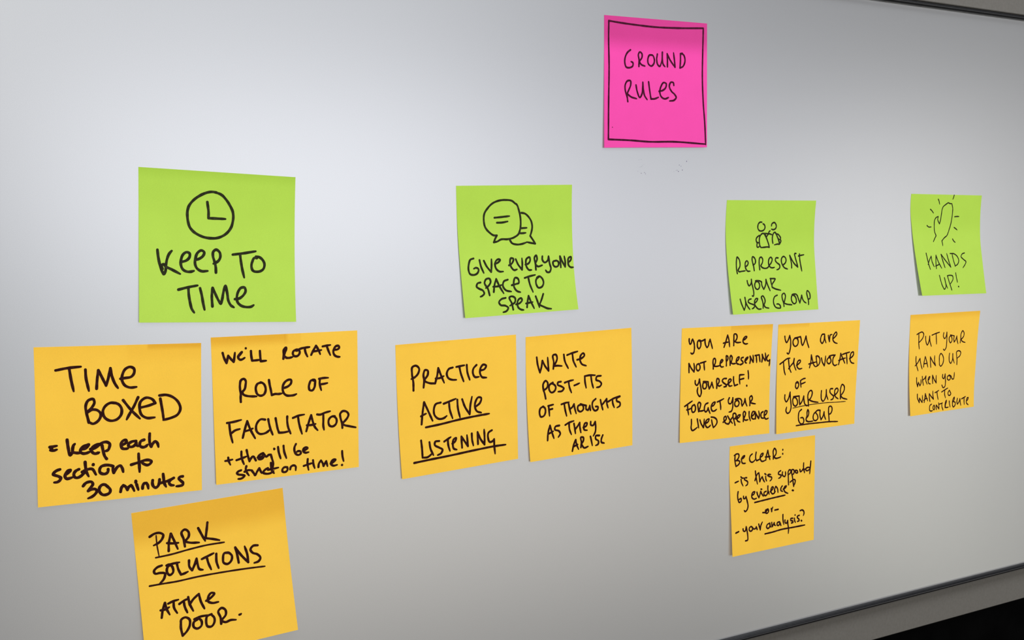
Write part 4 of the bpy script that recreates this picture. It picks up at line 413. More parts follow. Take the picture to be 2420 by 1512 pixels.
note('orange', 'orange sticky note with five lines starting WRITE, right of the ACTIVE LISTENING note', 'orange sticky notes below the green ones', (0.04517, -0.00996), [(-0.3, -0.3, 1.3, 0.03, 0.95, 0.05, 0.04)],
  '-3637 -68 12 -2749 -51 12 -1848 -34 12 -934 -16 12 -7 1 12 933 19 12 1888 37 12 2856 55 12 3838 74 12 -3644 -378 12 -2754 -361 12 -1852 -344 12 -937 -327 12 -9 -309 12 933 -291 12 1888 -273 12 2858 -254 12 3841 -235 12 -3650 -690 12 -2759 -672 12 -1856 -655 12 -940 -637 12 -10 -619 12 932 -601 12 1889 -583 12 2859 -564 12 3844 -545 12 -3654 -1001 12 -2763 -984 12 -1859 -966 12 -942 -948 12 -12 -930 12 932 -911 12 1889 -893 12 2861 -874 12 3847 -854 12 -3658 -1313 13 -2766 -1295 13 -1861 -1277 13 -943 -1259 13 -13 -1241 13 932 -1222 13 1890 -1203 13 2862 -1184 13 3848 -1164 13 -3661 -1625 15 -2768 -1607 15 -1863 -1589 15 -945 -1570 15 -14 -1552 15 931 -1533 15 1889 -1514 15 2862 -1494 15 3849 -1474 15 -3664 -1937 18 -2771 -1919 18 -1865 -1900 18 -947 -1882 18 -16 -1863 18 929 -1844 18 1888 -1824 18 2861 -1804 18 3849 -1784 18 -3666 -2249 23 -2773 -2230 23 -1867 -2212 22 -949 -2193 22 -17 -2174 22 928 -2154 22 1887 -2135 22 2860 -2115 22 3847 -2094 22 -3666 -2561 27 -2774 -2542 27 -1868 -2524 27 -950 -2505 26 -18 -2485 26 927 -2465 26 1886 -2445 26 2858 -2425 26 3846 -2405 26 -3666 -2874 32 -2774 -2855 31 -1869 -2836 31 -951 -2816 31 -19 -2797 31 926 -2777 30 1884 -2756 30 2857 -2736 30 3844 -2715 30 -3665 -3186 36 -2773 -3167 36 -1868 -3148 35 -951 -3128 35 -20 -3108 35 925 -3088 35 1883 -3068 34 2855 -3047 34 3842 -3026 34 -3663 -3500 41 -2771 -3480 40 -1867 -3461 40 -950 -3441 40 -20 -3420 39 924 -3400 39 1881 -3379 39 2853 -3358 38 3839 -3336 38 -3659 -3813 46 -2769 -3793 45 -1865 -3773 45 -949 -3753 44 -19 -3733 44 924 -3712 43 1880 -3691 43 2851 -3669 43 3836 -3647 42 -3655 -4127 51 -2765 -4107 50 -1862 -4086 50 -947 -4066 49 -19 -4045 49 923 -4024 48 1879 -4002 48 2848 -3981 47 3832 -3958 47 -3649 -4441 56 -2760 -4420 55 -1859 -4400 54 -945 -4379 54 -17 -4358 53 923 -4336 53 1877 -4314 52 2846 -4292 52 3828 -4270 51 -3643 -4755 61 -2755 -4734 60 -1855 -4713 59 -942 -4692 59 -16 -4670 58 923 -4649 58 1876 -4626 57 2843 -4604 56 3824 -4581 56 -3635 -5070 66 -2749 -5049 65 -1850 -5027 65 -938 -5006 64 -14 -4984 63 924 -4961 63 1875 -4939 62 2840 -4916 61 3819 -4893 61 -3626 -5384 71 -2741 -5363 71 -1844 -5341 70 -934 -5319 69 -12 -5297 68 924 -5274 68 1874 -5251 67 2837 -5228 66 3814 -5204 65 -3616 -5700 77 -2733 -5678 76 -1838 -5656 75 -930 -5633 74 -9 -5610 74 925 -5587 73 1872 -5564 72 2834 -5540 71 3809 -5516 70 -3605 -6015 82 -2724 -5993 81 -1831 -5970 81 -925 -5947 80 -6 -5924 79 926 -5901 78 1871 -5877 77 2830 -5852 76 3803 -5828 75 -3593 -6331 88 -2714 -6308 87 -1823 -6285 86 -919 -6262 85 -2 -6238 84 927 -6214 83 1870 -6190 82 2826 -6165 81 3797 -6140 80 -3580 -6647 94 -2703 -6624 93 -1814 -6601 92 -912 -6577 91 2 -6552 90 929 -6528 89 1869 -6503 88 2823 -6478 87 3790 -6452 86 -3565 -6964 100 -2691 -6940 99 -1804 -6916 98 -906 -6892 97 6 -6867 95 930 -6842 94 1868 -6816 93 2819 -6790 92 3783 -6764 91 -3550 -7281 106 -2678 -7257 105 -1794 -7232 104 -898 -7207 102 11 -7182 101 932 -7156 100 1866 -7130 99 2814 -7103 98 3776 -7076 96 -3533 -7598 112 -2664 -7573 111 -1783 -7548 110 -890 -7523 108 16 -7497 107 934 -7470 106 1865 -7444 104 2810 -7416 103 3768 -7389 102',
  [
   ('handwritten_word', 'WRITE', '1.25:205,341 221,458 263,592 263,592 291,510 311,404 311,404 364,501 425,576 425,576 418,460 411,359|1.25:515,554 526,454 519,330 564,326 590,383 571,443 525,508 525,508 597,510 678,522|1.25:717,339 733,442 797,572|1.25:780,353 870,329 978,310|1.25:879,338 895,456 947,563|1.25:967,447 1048,431 1106,381 1085,348 1040,375 1021,452 1055,526 1135,561'),
   ('handwritten_word', 'POST-ITS', '1.25:357,1024 342,945 318,866 321,774 367,732 402,767 391,842 317,889|1.25:501,776 437,809 426,877 469,935 533,911 553,851 509,800 464,788|1.25:654,776 594,786 590,816 661,855 705,890 677,926 595,933|1.25:725,799 798,783 888,772|1.25:798,791 813,886 847,975|1.25:904,864 967,847 1004,835|1.25:1105,743 1108,823 1128,927|1.25:1105,731 1195,724 1303,735|1.25:1222,739 1238,852 1263,941|1.25:1411,755 1329,763 1319,813 1382,843 1417,887 1389,931 1326,940'),
   ('handwritten_word', 'OF', '1.25:307,1141 252,1166 230,1240 254,1304 309,1295 343,1237 333,1167 289,1139|1.25:407,1145 413,1215 417,1308|1.25:398,1144 498,1132|1.25:417,1207 477,1199'),
   ('handwritten_word', 'THOUGHTS', '1.25:651,1146 733,1130 797,1126|1.25:705,1147 717,1234 743,1346|1.25:787,1148 802,1228 826,1324|1.25:820,1238 867,1204 890,1168 890,1168 902,1240 926,1328|1.25:1030,1192 966,1208 964,1278 1008,1307 1064,1274 1057,1210 1012,1182 1075,1205 1120,1218 1120,1218 1118,1280 1154,1300 1154,1300 1183,1249 1189,1226 1189,1226 1199,1306|1.25:1304,1128 1248,1169 1242,1264 1290,1325 1336,1306 1346,1268 1301,1255|1.25:1394,1154 1410,1236 1435,1326|1.25:1428,1238 1484,1181 1511,1152 1511,1152 1515,1232 1536,1306|1.25:1538,1203 1629,1165 1765,1133|1.25:1620,1172 1628,1245 1654,1313|1.25:1765,1141 1702,1166 1701,1206 1764,1246 1763,1294 1708,1322'),
   ('handwritten_word', 'AS', '1.25:359,1698 375,1580 419,1462 419,1462 449,1574 483,1679|1.25:374,1595 430,1579 477,1562|1.25:597,1484 517,1497 506,1534 587,1575 608,1617 569,1669'),
   ('handwritten_word', 'THEY', '1.25:710,1490 784,1460 876,1443|1.25:784,1468 788,1570 821,1660|1.25:878,1487 889,1567 900,1654|1.25:898,1583 955,1528 988,1485 988,1485 990,1564 1005,1652|1.25:1054,1572 1110,1555 1129,1510 1093,1506 1064,1557 1071,1613 1126,1628|1.25:1199,1495 1201,1551 1238,1564 1285,1506 1285,1506 1292,1586 1280,1680 1242,1738'),
   ('handwritten_word', 'ARISE', '1.25:826,1934 859,1829 900,1756 900,1756 914,1836 948,1919|1.25:858,1860 933,1839|1.25:995,1894 1008,1809 1002,1730 1048,1736 1046,1791 1007,1841 1007,1841 1059,1911 1134,1897|1.25:1186,1739 1202,1812 1218,1893|1.25:1358,1746 1288,1744 1286,1792 1340,1838 1330,1885 1283,1902|1.25:1426,1747 1397,1806 1395,1862 1450,1885'),
  ])

note('orange', 'orange sticky note reading YOU ARE NOT REPRESENTING YOURSELF!, darker patch along its top right', 'orange sticky notes below the green ones', (0.15988, -0.01240), [(0.43, -0.3, 1.3, 0.12, 0.955, 0.004, 0.05), (0.54, -0.3, 1.3, 0.04, 0.86, 0.008, 0.03)],
  '-3727 64 12 -2816 49 12 -1893 33 12 -958 17 12 -10 1 12 951 -15 12 1926 -31 12 2913 -48 12 3915 -65 12 -3742 -246 12 -2833 -262 12 -1911 -277 12 -978 -293 12 -31 -309 12 928 -325 12 1901 -342 12 2887 -358 12 3887 -375 12 -3757 -557 12 -2849 -572 12 -1929 -588 12 -997 -603 12 -52 -619 12 906 -636 12 1877 -652 12 2861 -669 12 3859 -686 12 -3771 -867 12 -2864 -883 12 -1946 -898 12 -1015 -914 12 -71 -930 12 885 -946 12 1854 -963 12 2837 -980 12 3833 -997 12 -3785 -1178 13 -2880 -1193 13 -1963 -1209 13 -1033 -1225 13 -91 -1241 13 864 -1257 13 1832 -1274 13 2813 -1291 13 3807 -1308 13 -3799 -1488 14 -2895 -1504 14 -1980 -1520 14 -1051 -1536 14 -111 -1552 14 843 -1568 14 1809 -1585 14 2789 -1602 14 3782 -1619 14 -3814 -1799 17 -2911 -1815 17 -1997 -1831 17 -1070 -1847 17 -130 -1863 17 822 -1879 17 1787 -1896 17 2765 -1913 17 3756 -1930 17 -3829 -2110 21 -2927 -2126 21 -2014 -2142 21 -1088 -2158 21 -150 -2174 21 801 -2190 21 1764 -2207 21 2741 -2224 21 3732 -2241 21 -3843 -2421 24 -2943 -2437 24 -2030 -2453 24 -1106 -2469 24 -169 -2485 24 781 -2502 24 1743 -2519 24 2719 -2536 24 3708 -2553 24 -3857 -2732 28 -2958 -2748 28 -2047 -2764 28 -1123 -2780 28 -187 -2797 28 761 -2813 28 1722 -2830 28 2697 -2847 28 3685 -2865 28 -3871 -3043 31 -2973 -3059 31 -2062 -3075 31 -1140 -3092 31 -205 -3108 31 742 -3125 31 1702 -3142 31 2675 -3159 31 3662 -3177 31 -3884 -3355 35 -2987 -3371 35 -2077 -3387 35 -1156 -3403 35 -222 -3420 35 724 -3437 35 1683 -3454 35 2655 -3471 35 3640 -3489 35 -3897 -3667 39 -3000 -3683 39 -2092 -3699 39 -1171 -3715 39 -239 -3732 39 707 -3749 39 1665 -3766 39 2636 -3783 39 3620 -3801 39 -3910 -3979 43 -3014 -3995 43 -2106 -4011 43 -1186 -4028 43 -254 -4044 43 690 -4061 43 1647 -4079 43 2618 -4096 43 3601 -4114 43 -3922 -4291 47 -3026 -4307 47 -2119 -4323 47 -1200 -4340 47 -268 -4357 47 675 -4374 47 1632 -4391 47 2602 -4409 47 3584 -4427 47 -3933 -4603 51 -3038 -4619 51 -2131 -4636 51 -1213 -4653 51 -281 -4670 51 662 -4687 51 1618 -4704 51 2588 -4722 51 3570 -4740 51 -3945 -4915 55 -3050 -4932 55 -2143 -4949 55 -1224 -4965 55 -293 -4983 55 650 -5000 55 1606 -5017 55 2575 -5035 55 3558 -5053 55 -3956 -5228 59 -3061 -5245 59 -2154 -5261 59 -1235 -5279 59 -304 -5296 59 639 -5313 59 1596 -5331 59 2565 -5349 59 3547 -5367 59 -3966 -5541 64 -3071 -5558 64 -2164 -5575 64 -1245 -5592 64 -314 -5609 64 630 -5627 64 1586 -5645 64 2556 -5663 64 3538 -5682 64 -3976 -5854 68 -3081 -5871 68 -2173 -5888 68 -1254 -5905 68 -322 -5923 68 622 -5941 68 1579 -5959 68 2548 -5978 68 3531 -5996 68 -3986 -6167 73 -3090 -6184 73 -2182 -6202 73 -1262 -6219 73 -330 -6237 73 615 -6255 73 1572 -6274 73 2543 -6292 73 3526 -6311 73 -3996 -6480 78 -3099 -6498 78 -2190 -6515 78 -1269 -6533 78 -336 -6552 78 609 -6570 78 1568 -6589 78 2539 -6607 78 3523 -6627 78 -4005 -6794 82 -3107 -6812 82 -2197 -6830 82 -1275 -6848 82 -341 -6866 82 605 -6885 82 1564 -6904 82 2536 -6923 82 3522 -6942 82 -4013 -7108 87 -3114 -7126 87 -2204 -7144 87 -1281 -7162 87 -346 -7181 87 602 -7200 87 1562 -7219 87 2536 -7239 87 3523 -7259 87 -4021 -7422 92 -3121 -7440 92 -2209 -7459 92 -1285 -7477 92 -349 -7496 92 600 -7516 92 1562 -7535 92 2537 -7555 92 3525 -7575 92',
  [
   ('handwritten_word', 'YOU', '1.15:166,188 170,243 192,283 212,271 226,220 241,198 241,198 272,254 287,319 288,384 272,441 240,456 211,438|1.15:421,235 388,221 360,239 349,290 361,349 387,372 418,345 428,293 418,248 389,233 437,239 517,213 517,213 520,272 539,324 569,358 596,327 609,263 627,218 627,218 655,291 688,383'),
   ('handwritten_word', 'ARE', '1.15:943,373 968,305 1012,159 1012,159 1040,230 1067,369|1.15:927,300 975,289 1031,285|1.15:1157,353 1155,287 1152,208 1156,149 1193,147 1221,185 1215,237 1177,282 1177,282 1219,300 1308,301|1.15:1362,264 1409,243 1435,208 1415,200 1376,225 1355,277 1374,317 1415,336 1464,332'),
   ('handwritten_word', 'NOT', '1.15:184,781 180,713 177,623 177,623 228,703 296,777 296,777 302,707 287,625|1.15:406,641 361,646 342,690 356,742 386,760 421,733 423,675 389,631|1.15:434,627 495,617 555,603|1.15:511,624 518,686 528,755'),
   ('handwritten_word', 'REPRESENTING', '1.15:722,747 719,684 711,619 725,568 753,563 766,589 761,648 734,698 734,698 792,705 865,696|1.15:871,654 911,636 928,604 913,591 878,628 872,680 899,721 948,720|1.15:1012,707 1010,648 1002,569 1004,530 1033,538 1041,584 1017,629|1.15:1095,702 1092,640 1087,554 1102,528 1131,556 1130,609 1108,660 1108,660 1158,679 1215,676|1.15:1225,640 1269,616 1287,564 1258,569 1229,627 1248,681 1298,697|1.15:1381,576 1341,587 1334,613 1369,648 1382,675 1323,705|1.15:1418,651 1465,614 1483,578 1455,587 1421,638 1435,672 1460,683|1.15:1532,690 1543,625 1531,564 1531,564 1571,626 1607,675 1607,675 1607,608 1595,548|1.15:1641,557 1730,548|1.15:1670,565 1678,632 1685,686|1.15:1734,552 1746,616 1758,677|1.15:1799,679 1807,612 1799,545 1799,545 1840,621 1875,663 1875,663 1879,590 1866,522|1.15:1938,563 1908,605 1907,645 1941,674 1973,652 1973,652 1972,702 1967,759'),
   ('handwritten_word', 'YOURSELF!', '1.15:327,930 331,987 366,1016 399,984 421,909 421,909 438,986 460,1079 467,1164 439,1216 400,1182 377,1112 391,1052|1.15:568,971 510,983 498,1036 518,1083 562,1082 585,1034 568,979 510,960 616,967 616,967 623,1029 645,1095 645,1095 682,1032 699,983 699,983 716,1034 737,1086|1.15:812,1095 812,1033 805,955 813,925 852,935 864,974 827,1034 827,1034 862,1059 919,1044|1.15:1022,934 954,938 931,971 957,1004 1016,1046 1027,1070 974,1082|1.15:1036,1047 1093,1012 1130,968 1109,947 1072,972 1069,1026 1095,1074 1153,1070|1.15:1181,913 1183,979 1211,1074 1211,1074 1250,1065 1283,1056|1.15:1315,890 1314,972 1327,1051|1.15:1320,888 1416,888|1.15:1319,972 1410,958|1.15:1500,823 1514,898 1517,973|1.38:1483,1088 1485,1096'),
   ('handwritten_word', 'FORGET', '1.15:103,1367 180,1327 271,1284|1.15:165,1341 172,1425 193,1522|1.15:148,1431 201,1424 249,1408|1.15:321,1352 273,1372 259,1424 284,1483 323,1474 345,1423 331,1368 306,1347|1.15:416,1481 405,1419 398,1343 422,1317 457,1339 453,1392 415,1470 415,1470 474,1474 532,1467|1.15:622,1343 569,1362 546,1414 551,1476 576,1497 610,1473 628,1428 628,1428 644,1475 674,1531|1.15:696,1410 754,1391 782,1339 753,1341 705,1387 697,1448 726,1493 775,1493 818,1469|1.15:831,1339 898,1320 975,1291|1.15:889,1331 905,1402 911,1480'),
   ('handwritten_word', 'YOUR', '1.15:1101,1284 1078,1329 1094,1385 1128,1395 1161,1351 1179,1290 1179,1290 1181,1376 1178,1461 1149,1529 1096,1540|1.15:1287,1340 1234,1364 1225,1418 1250,1451 1299,1443 1322,1394 1292,1345 1238,1325 1355,1326 1380,1367 1380,1367 1376,1405 1391,1453 1391,1453 1434,1394 1452,1325 1452,1325 1468,1397 1498,1462|1.15:1561,1458 1565,1380 1558,1309 1596,1284 1617,1329 1570,1404 1570,1404 1629,1424 1687,1436'),
   ('handwritten_word', 'LIVED', '1.15:257,1606 258,1682 254,1766 278,1802 332,1787 390,1754|1.15:388,1609 404,1686 421,1768|1.15:447,1629 476,1700 527,1769 527,1769 540,1697 544,1621|1.15:578,1700 632,1674 651,1629 612,1634 573,1684 579,1746 613,1776 666,1757 685,1739|1.15:709,1649 724,1719 749,1791|1.15:699,1598 767,1611 821,1654 831,1697 802,1749 749,1789'),
   ('handwritten_word', 'EXPERIENCE', '1.15:967,1712 1010,1688 1039,1652 1024,1612 990,1625 991,1687 1030,1736 1088,1749 1136,1691|1.15:1068,1608 1112,1673 1175,1748|1.15:1175,1639 1136,1683 1088,1757|1.15:1234,1784 1209,1697 1189,1633 1194,1579 1232,1570 1257,1607 1243,1653 1204,1681|1.15:1258,1677 1311,1658 1349,1610 1311,1611 1277,1655 1287,1711 1345,1739|1.15:1418,1733 1422,1659 1417,1581 1436,1555 1466,1576 1461,1623 1423,1690 1423,1690 1466,1714 1525,1710|1.15:1548,1567 1549,1646 1578,1734|1.15:1602,1658 1650,1630 1669,1581 1635,1570 1607,1619 1602,1674 1641,1708 1680,1704|1.15:1689,1708 1689,1641 1679,1578 1679,1578 1718,1644 1762,1710 1762,1710 1777,1648 1762,1572|1.15:1859,1592 1820,1612 1811,1659 1825,1700 1874,1712|1.15:1888,1665 1932,1637 1946,1587 1917,1577 1888,1626 1888,1689 1922,1731 1976,1720'),
  ])

note('orange', 'orange sticky note reading YOU ARE THE ADVOCATE OF YOUR USER GROUP', 'orange sticky notes below the green ones', (0.24122, -0.01410), [(-0.3, -0.3, 0.38, 0.03, 0.88, 0.008, 0.02)],
  '-3742 45 12 -2827 34 12 -1901 23 12 -962 12 12 -12 1 12 951 -10 12 1926 -21 12 2914 -33 12 3915 -45 12 -3760 -269 12 -2845 -279 12 -1920 -290 12 -982 -300 12 -32 -311 12 930 -322 12 1905 -333 12 2892 -345 12 3892 -356 12 -3777 -583 12 -2863 -593 12 -1938 -603 12 -1001 -613 12 -52 -624 12 909 -635 12 1883 -645 12 2870 -656 12 3869 -667 12 -3792 -897 12 -2880 -907 12 -1955 -917 12 -1019 -927 12 -71 -937 12 889 -947 12 1862 -958 12 2848 -968 12 3846 -979 12 -3808 -1211 13 -2896 -1221 13 -1973 -1230 13 -1038 -1240 13 -90 -1250 13 869 -1260 13 1841 -1270 13 2825 -1280 13 3822 -1290 13 -3824 -1526 14 -2913 -1535 14 -1990 -1544 14 -1056 -1553 14 -110 -1563 14 848 -1572 14 1818 -1582 14 2801 -1592 14 3797 -1602 14 -3839 -1840 17 -2930 -1849 17 -2009 -1858 17 -1076 -1867 17 -131 -1876 17 826 -1885 17 1795 -1894 17 2777 -1904 17 3771 -1913 17 -3855 -2155 21 -2946 -2163 21 -2027 -2172 21 -1095 -2180 21 -152 -2189 21 804 -2198 21 1772 -2207 21 2752 -2216 21 3745 -2225 21 -3869 -2470 24 -2962 -2478 24 -2044 -2486 24 -1114 -2494 24 -172 -2502 24 782 -2511 24 1748 -2519 24 2727 -2528 24 3718 -2536 24 -3883 -2785 28 -2978 -2792 28 -2061 -2800 28 -1132 -2808 28 -192 -2816 28 760 -2824 28 1725 -2832 28 2702 -2840 28 3692 -2848 28 -3896 -3100 31 -2992 -3107 31 -2077 -3114 31 -1150 -3122 31 -211 -3129 31 739 -3137 31 1702 -3144 31 2677 -3152 31 3665 -3160 31 -3908 -3416 35 -3006 -3422 35 -2092 -3429 35 -1167 -3436 35 -231 -3443 35 718 -3450 35 1679 -3457 35 2652 -3464 35 3637 -3471 35 -3919 -3731 39 -3019 -3737 39 -2108 -3744 39 -1185 -3750 39 -250 -3757 39 696 -3763 39 1655 -3770 39 2626 -3776 39 3609 -3783 39 -3930 -4047 43 -3032 -4053 43 -2122 -4059 43 -1201 -4064 43 -269 -4070 43 675 -4076 43 1631 -4082 43 2599 -4089 43 3580 -4095 43 -3940 -4363 47 -3043 -4369 47 -2136 -4374 47 -1218 -4379 47 -288 -4384 47 654 -4390 47 1608 -4395 47 2573 -4401 47 3552 -4406 47 -3948 -4680 51 -3054 -4684 51 -2149 -4689 51 -1233 -4694 51 -306 -4699 51 634 -4703 51 1585 -4708 51 2548 -4713 51 3524 -4718 51 -3956 -4996 55 -3065 -5000 55 -2162 -5005 55 -1248 -5009 55 -323 -5013 55 614 -5017 55 1563 -5022 55 2524 -5026 55 3497 -5030 55 -3964 -5313 59 -3074 -5317 59 -2173 -5320 59 -1261 -5324 59 -338 -5328 59 596 -5331 59 1543 -5335 59 2501 -5339 59 3471 -5343 59 -3970 -5630 64 -3082 -5633 64 -2183 -5636 64 -1274 -5640 64 -352 -5643 64 580 -5646 64 1524 -5649 64 2480 -5652 64 3449 -5655 64 -3975 -5948 68 -3089 -5950 68 -2192 -5953 68 -1285 -5955 68 -365 -5958 68 565 -5960 68 1507 -5963 68 2461 -5966 68 3427 -5969 68 -3980 -6265 73 -3096 -6267 73 -2201 -6269 73 -1295 -6271 73 -377 -6273 73 551 -6275 73 1492 -6278 73 2444 -6280 73 3408 -6282 73 -3984 -6583 78 -3101 -6585 78 -2208 -6586 78 -1303 -6588 78 -388 -6589 78 539 -6591 78 1477 -6592 78 2427 -6594 78 3389 -6595 78 -3987 -6901 82 -3106 -6902 82 -2214 -6903 82 -1311 -6904 82 -398 -6905 82 527 -6906 82 1464 -6907 82 2412 -6908 82 3372 -6909 82 -3989 -7220 87 -3110 -7220 87 -2219 -7221 87 -1318 -7221 87 -406 -7222 87 517 -7222 87 1452 -7222 87 2398 -7223 87 3356 -7223 87 -3991 -7539 92 -3113 -7538 92 -2224 -7538 92 -1324 -7538 92 -414 -7538 92 508 -7538 92 1441 -7538 92 2385 -7538 92 3342 -7538 92',
  [
   ('handwritten_word', 'YOU', '1.10:168,221 179,280 219,338 258,290 287,211 287,211 312,287 320,374 313,460 267,550 242,533|1.10:488,277 414,273 379,309 380,370 430,420 487,395 504,340 472,276 414,270 553,246 553,246 572,293 584,362 612,411 650,353 689,243 689,243 715,332 772,460'),
   ('handwritten_word', 'ARE', '1.10:1141,227 1088,231 1055,292 1060,368 1099,399 1133,353 1146,234 1146,234 1156,316 1190,394|1.10:1238,257 1250,309 1275,373 1275,373 1275,310 1287,250 1328,243|1.10:1366,321 1421,279 1447,236 1428,203 1385,233 1356,289 1360,352 1405,399 1468,419'),
   ('handwritten_word', 'THE', '1.10:72,726 161,679 242,638 317,630|1.10:157,691 169,778 185,865 212,929|1.10:280,649 292,724 312,818 353,895|1.10:292,823 348,765 396,724 421,645 421,645 417,738 441,801 473,859|1.10:485,773 538,746 578,704 573,685 527,689 493,761 508,812 551,843 622,838'),
   ('handwritten_word', 'ADVOCATE', '1.10:809,838 837,727 842,602 842,602 878,710 916,795 951,828|1.10:789,768 872,754 962,741|1.10:965,634 973,704 999,794|1.10:960,634 989,629 1045,664 1062,728 1040,790 967,829|1.10:1096,674 1121,751 1176,824 1176,824 1191,736 1198,642|1.10:1316,674 1267,684 1236,727 1247,772 1295,794 1334,758 1326,707 1282,660 1355,639 1430,640|1.10:1434,637 1391,686 1379,755 1396,813 1435,838 1492,823|1.10:1530,825 1556,721 1569,617 1569,617 1617,700 1683,810|1.10:1529,749 1610,725 1693,711|1.10:1613,638 1702,618 1788,604|1.10:1711,625 1726,720 1742,824|1.10:1794,730 1850,702 1888,652 1876,606 1835,617 1808,692 1813,764 1850,811 1910,828'),
   ('handwritten_word', 'OF', '1.10:514,1102 487,1094 476,1131 477,1177 509,1205 543,1175 554,1131 531,1084 504,1075|1.10:595,1062 602,1121 614,1187|1.10:600,1063 660,1035 716,1029|1.10:611,1128 663,1116 719,1101'),
   ('handwritten_word', 'YOUR', '1.10:213,1298 210,1369 251,1430 298,1382 344,1257 344,1257 351,1354 366,1452 368,1562 329,1629 280,1641 244,1596 261,1524|1.10:457,1363 422,1379 415,1443 438,1503 483,1526 531,1492 525,1420 470,1364 434,1354 575,1346 575,1346 578,1431 593,1510 593,1510 649,1450 690,1356 690,1356 698,1441 722,1508 767,1541 811,1535|1.10:816,1552 804,1456 792,1351 820,1288 872,1266 899,1294 893,1359 852,1421 826,1438 826,1438 898,1470 1058,1504'),
   ('handwritten_word', 'USER', '1.10:1133,1293 1128,1385 1145,1465 1182,1495 1225,1459 1255,1362 1255,1283 1255,1283 1265,1383 1305,1472|1.10:1413,1276 1356,1278 1346,1330 1389,1380 1444,1424 1429,1469 1376,1485|1.10:1461,1406 1521,1371 1552,1313 1532,1278 1481,1294 1467,1360 1493,1435 1562,1481|1.10:1620,1486 1615,1392 1613,1292 1651,1214 1697,1245 1707,1319 1671,1383 1625,1420 1625,1420 1649,1455 1790,1511'),
   ('underline', 'straight rule', '0.55:417,1558 590,1545 811,1532 1033,1528 1299,1531 1521,1541 1756,1548'),
   ('handwritten_word', 'GROUP', '1.10:640,1601 583,1639 562,1721 576,1813 631,1870 684,1862 702,1812 674,1757 616,1755|1.10:773,1831 759,1798 816,1725 823,1660 800,1619 783,1656 780,1734 759,1804 791,1836 863,1847 934,1844|1.10:1011,1677 958,1711 937,1775 961,1830 1015,1841 1059,1806 1048,1746 1002,1683 1046,1654 1113,1660 1113,1660 1111,1752 1140,1840 1140,1840 1192,1773 1216,1696 1216,1696 1227,1776 1261,1845|1.10:1351,1887 1339,1786 1327,1686 1338,1614 1382,1605 1414,1641 1412,1700 1369,1750 1338,1750'),
   ('underline', 'straight rule', '0.99:506,1890 640,1887 864,1886 1087,1891 1356,1897 1571,1914'),
  ])

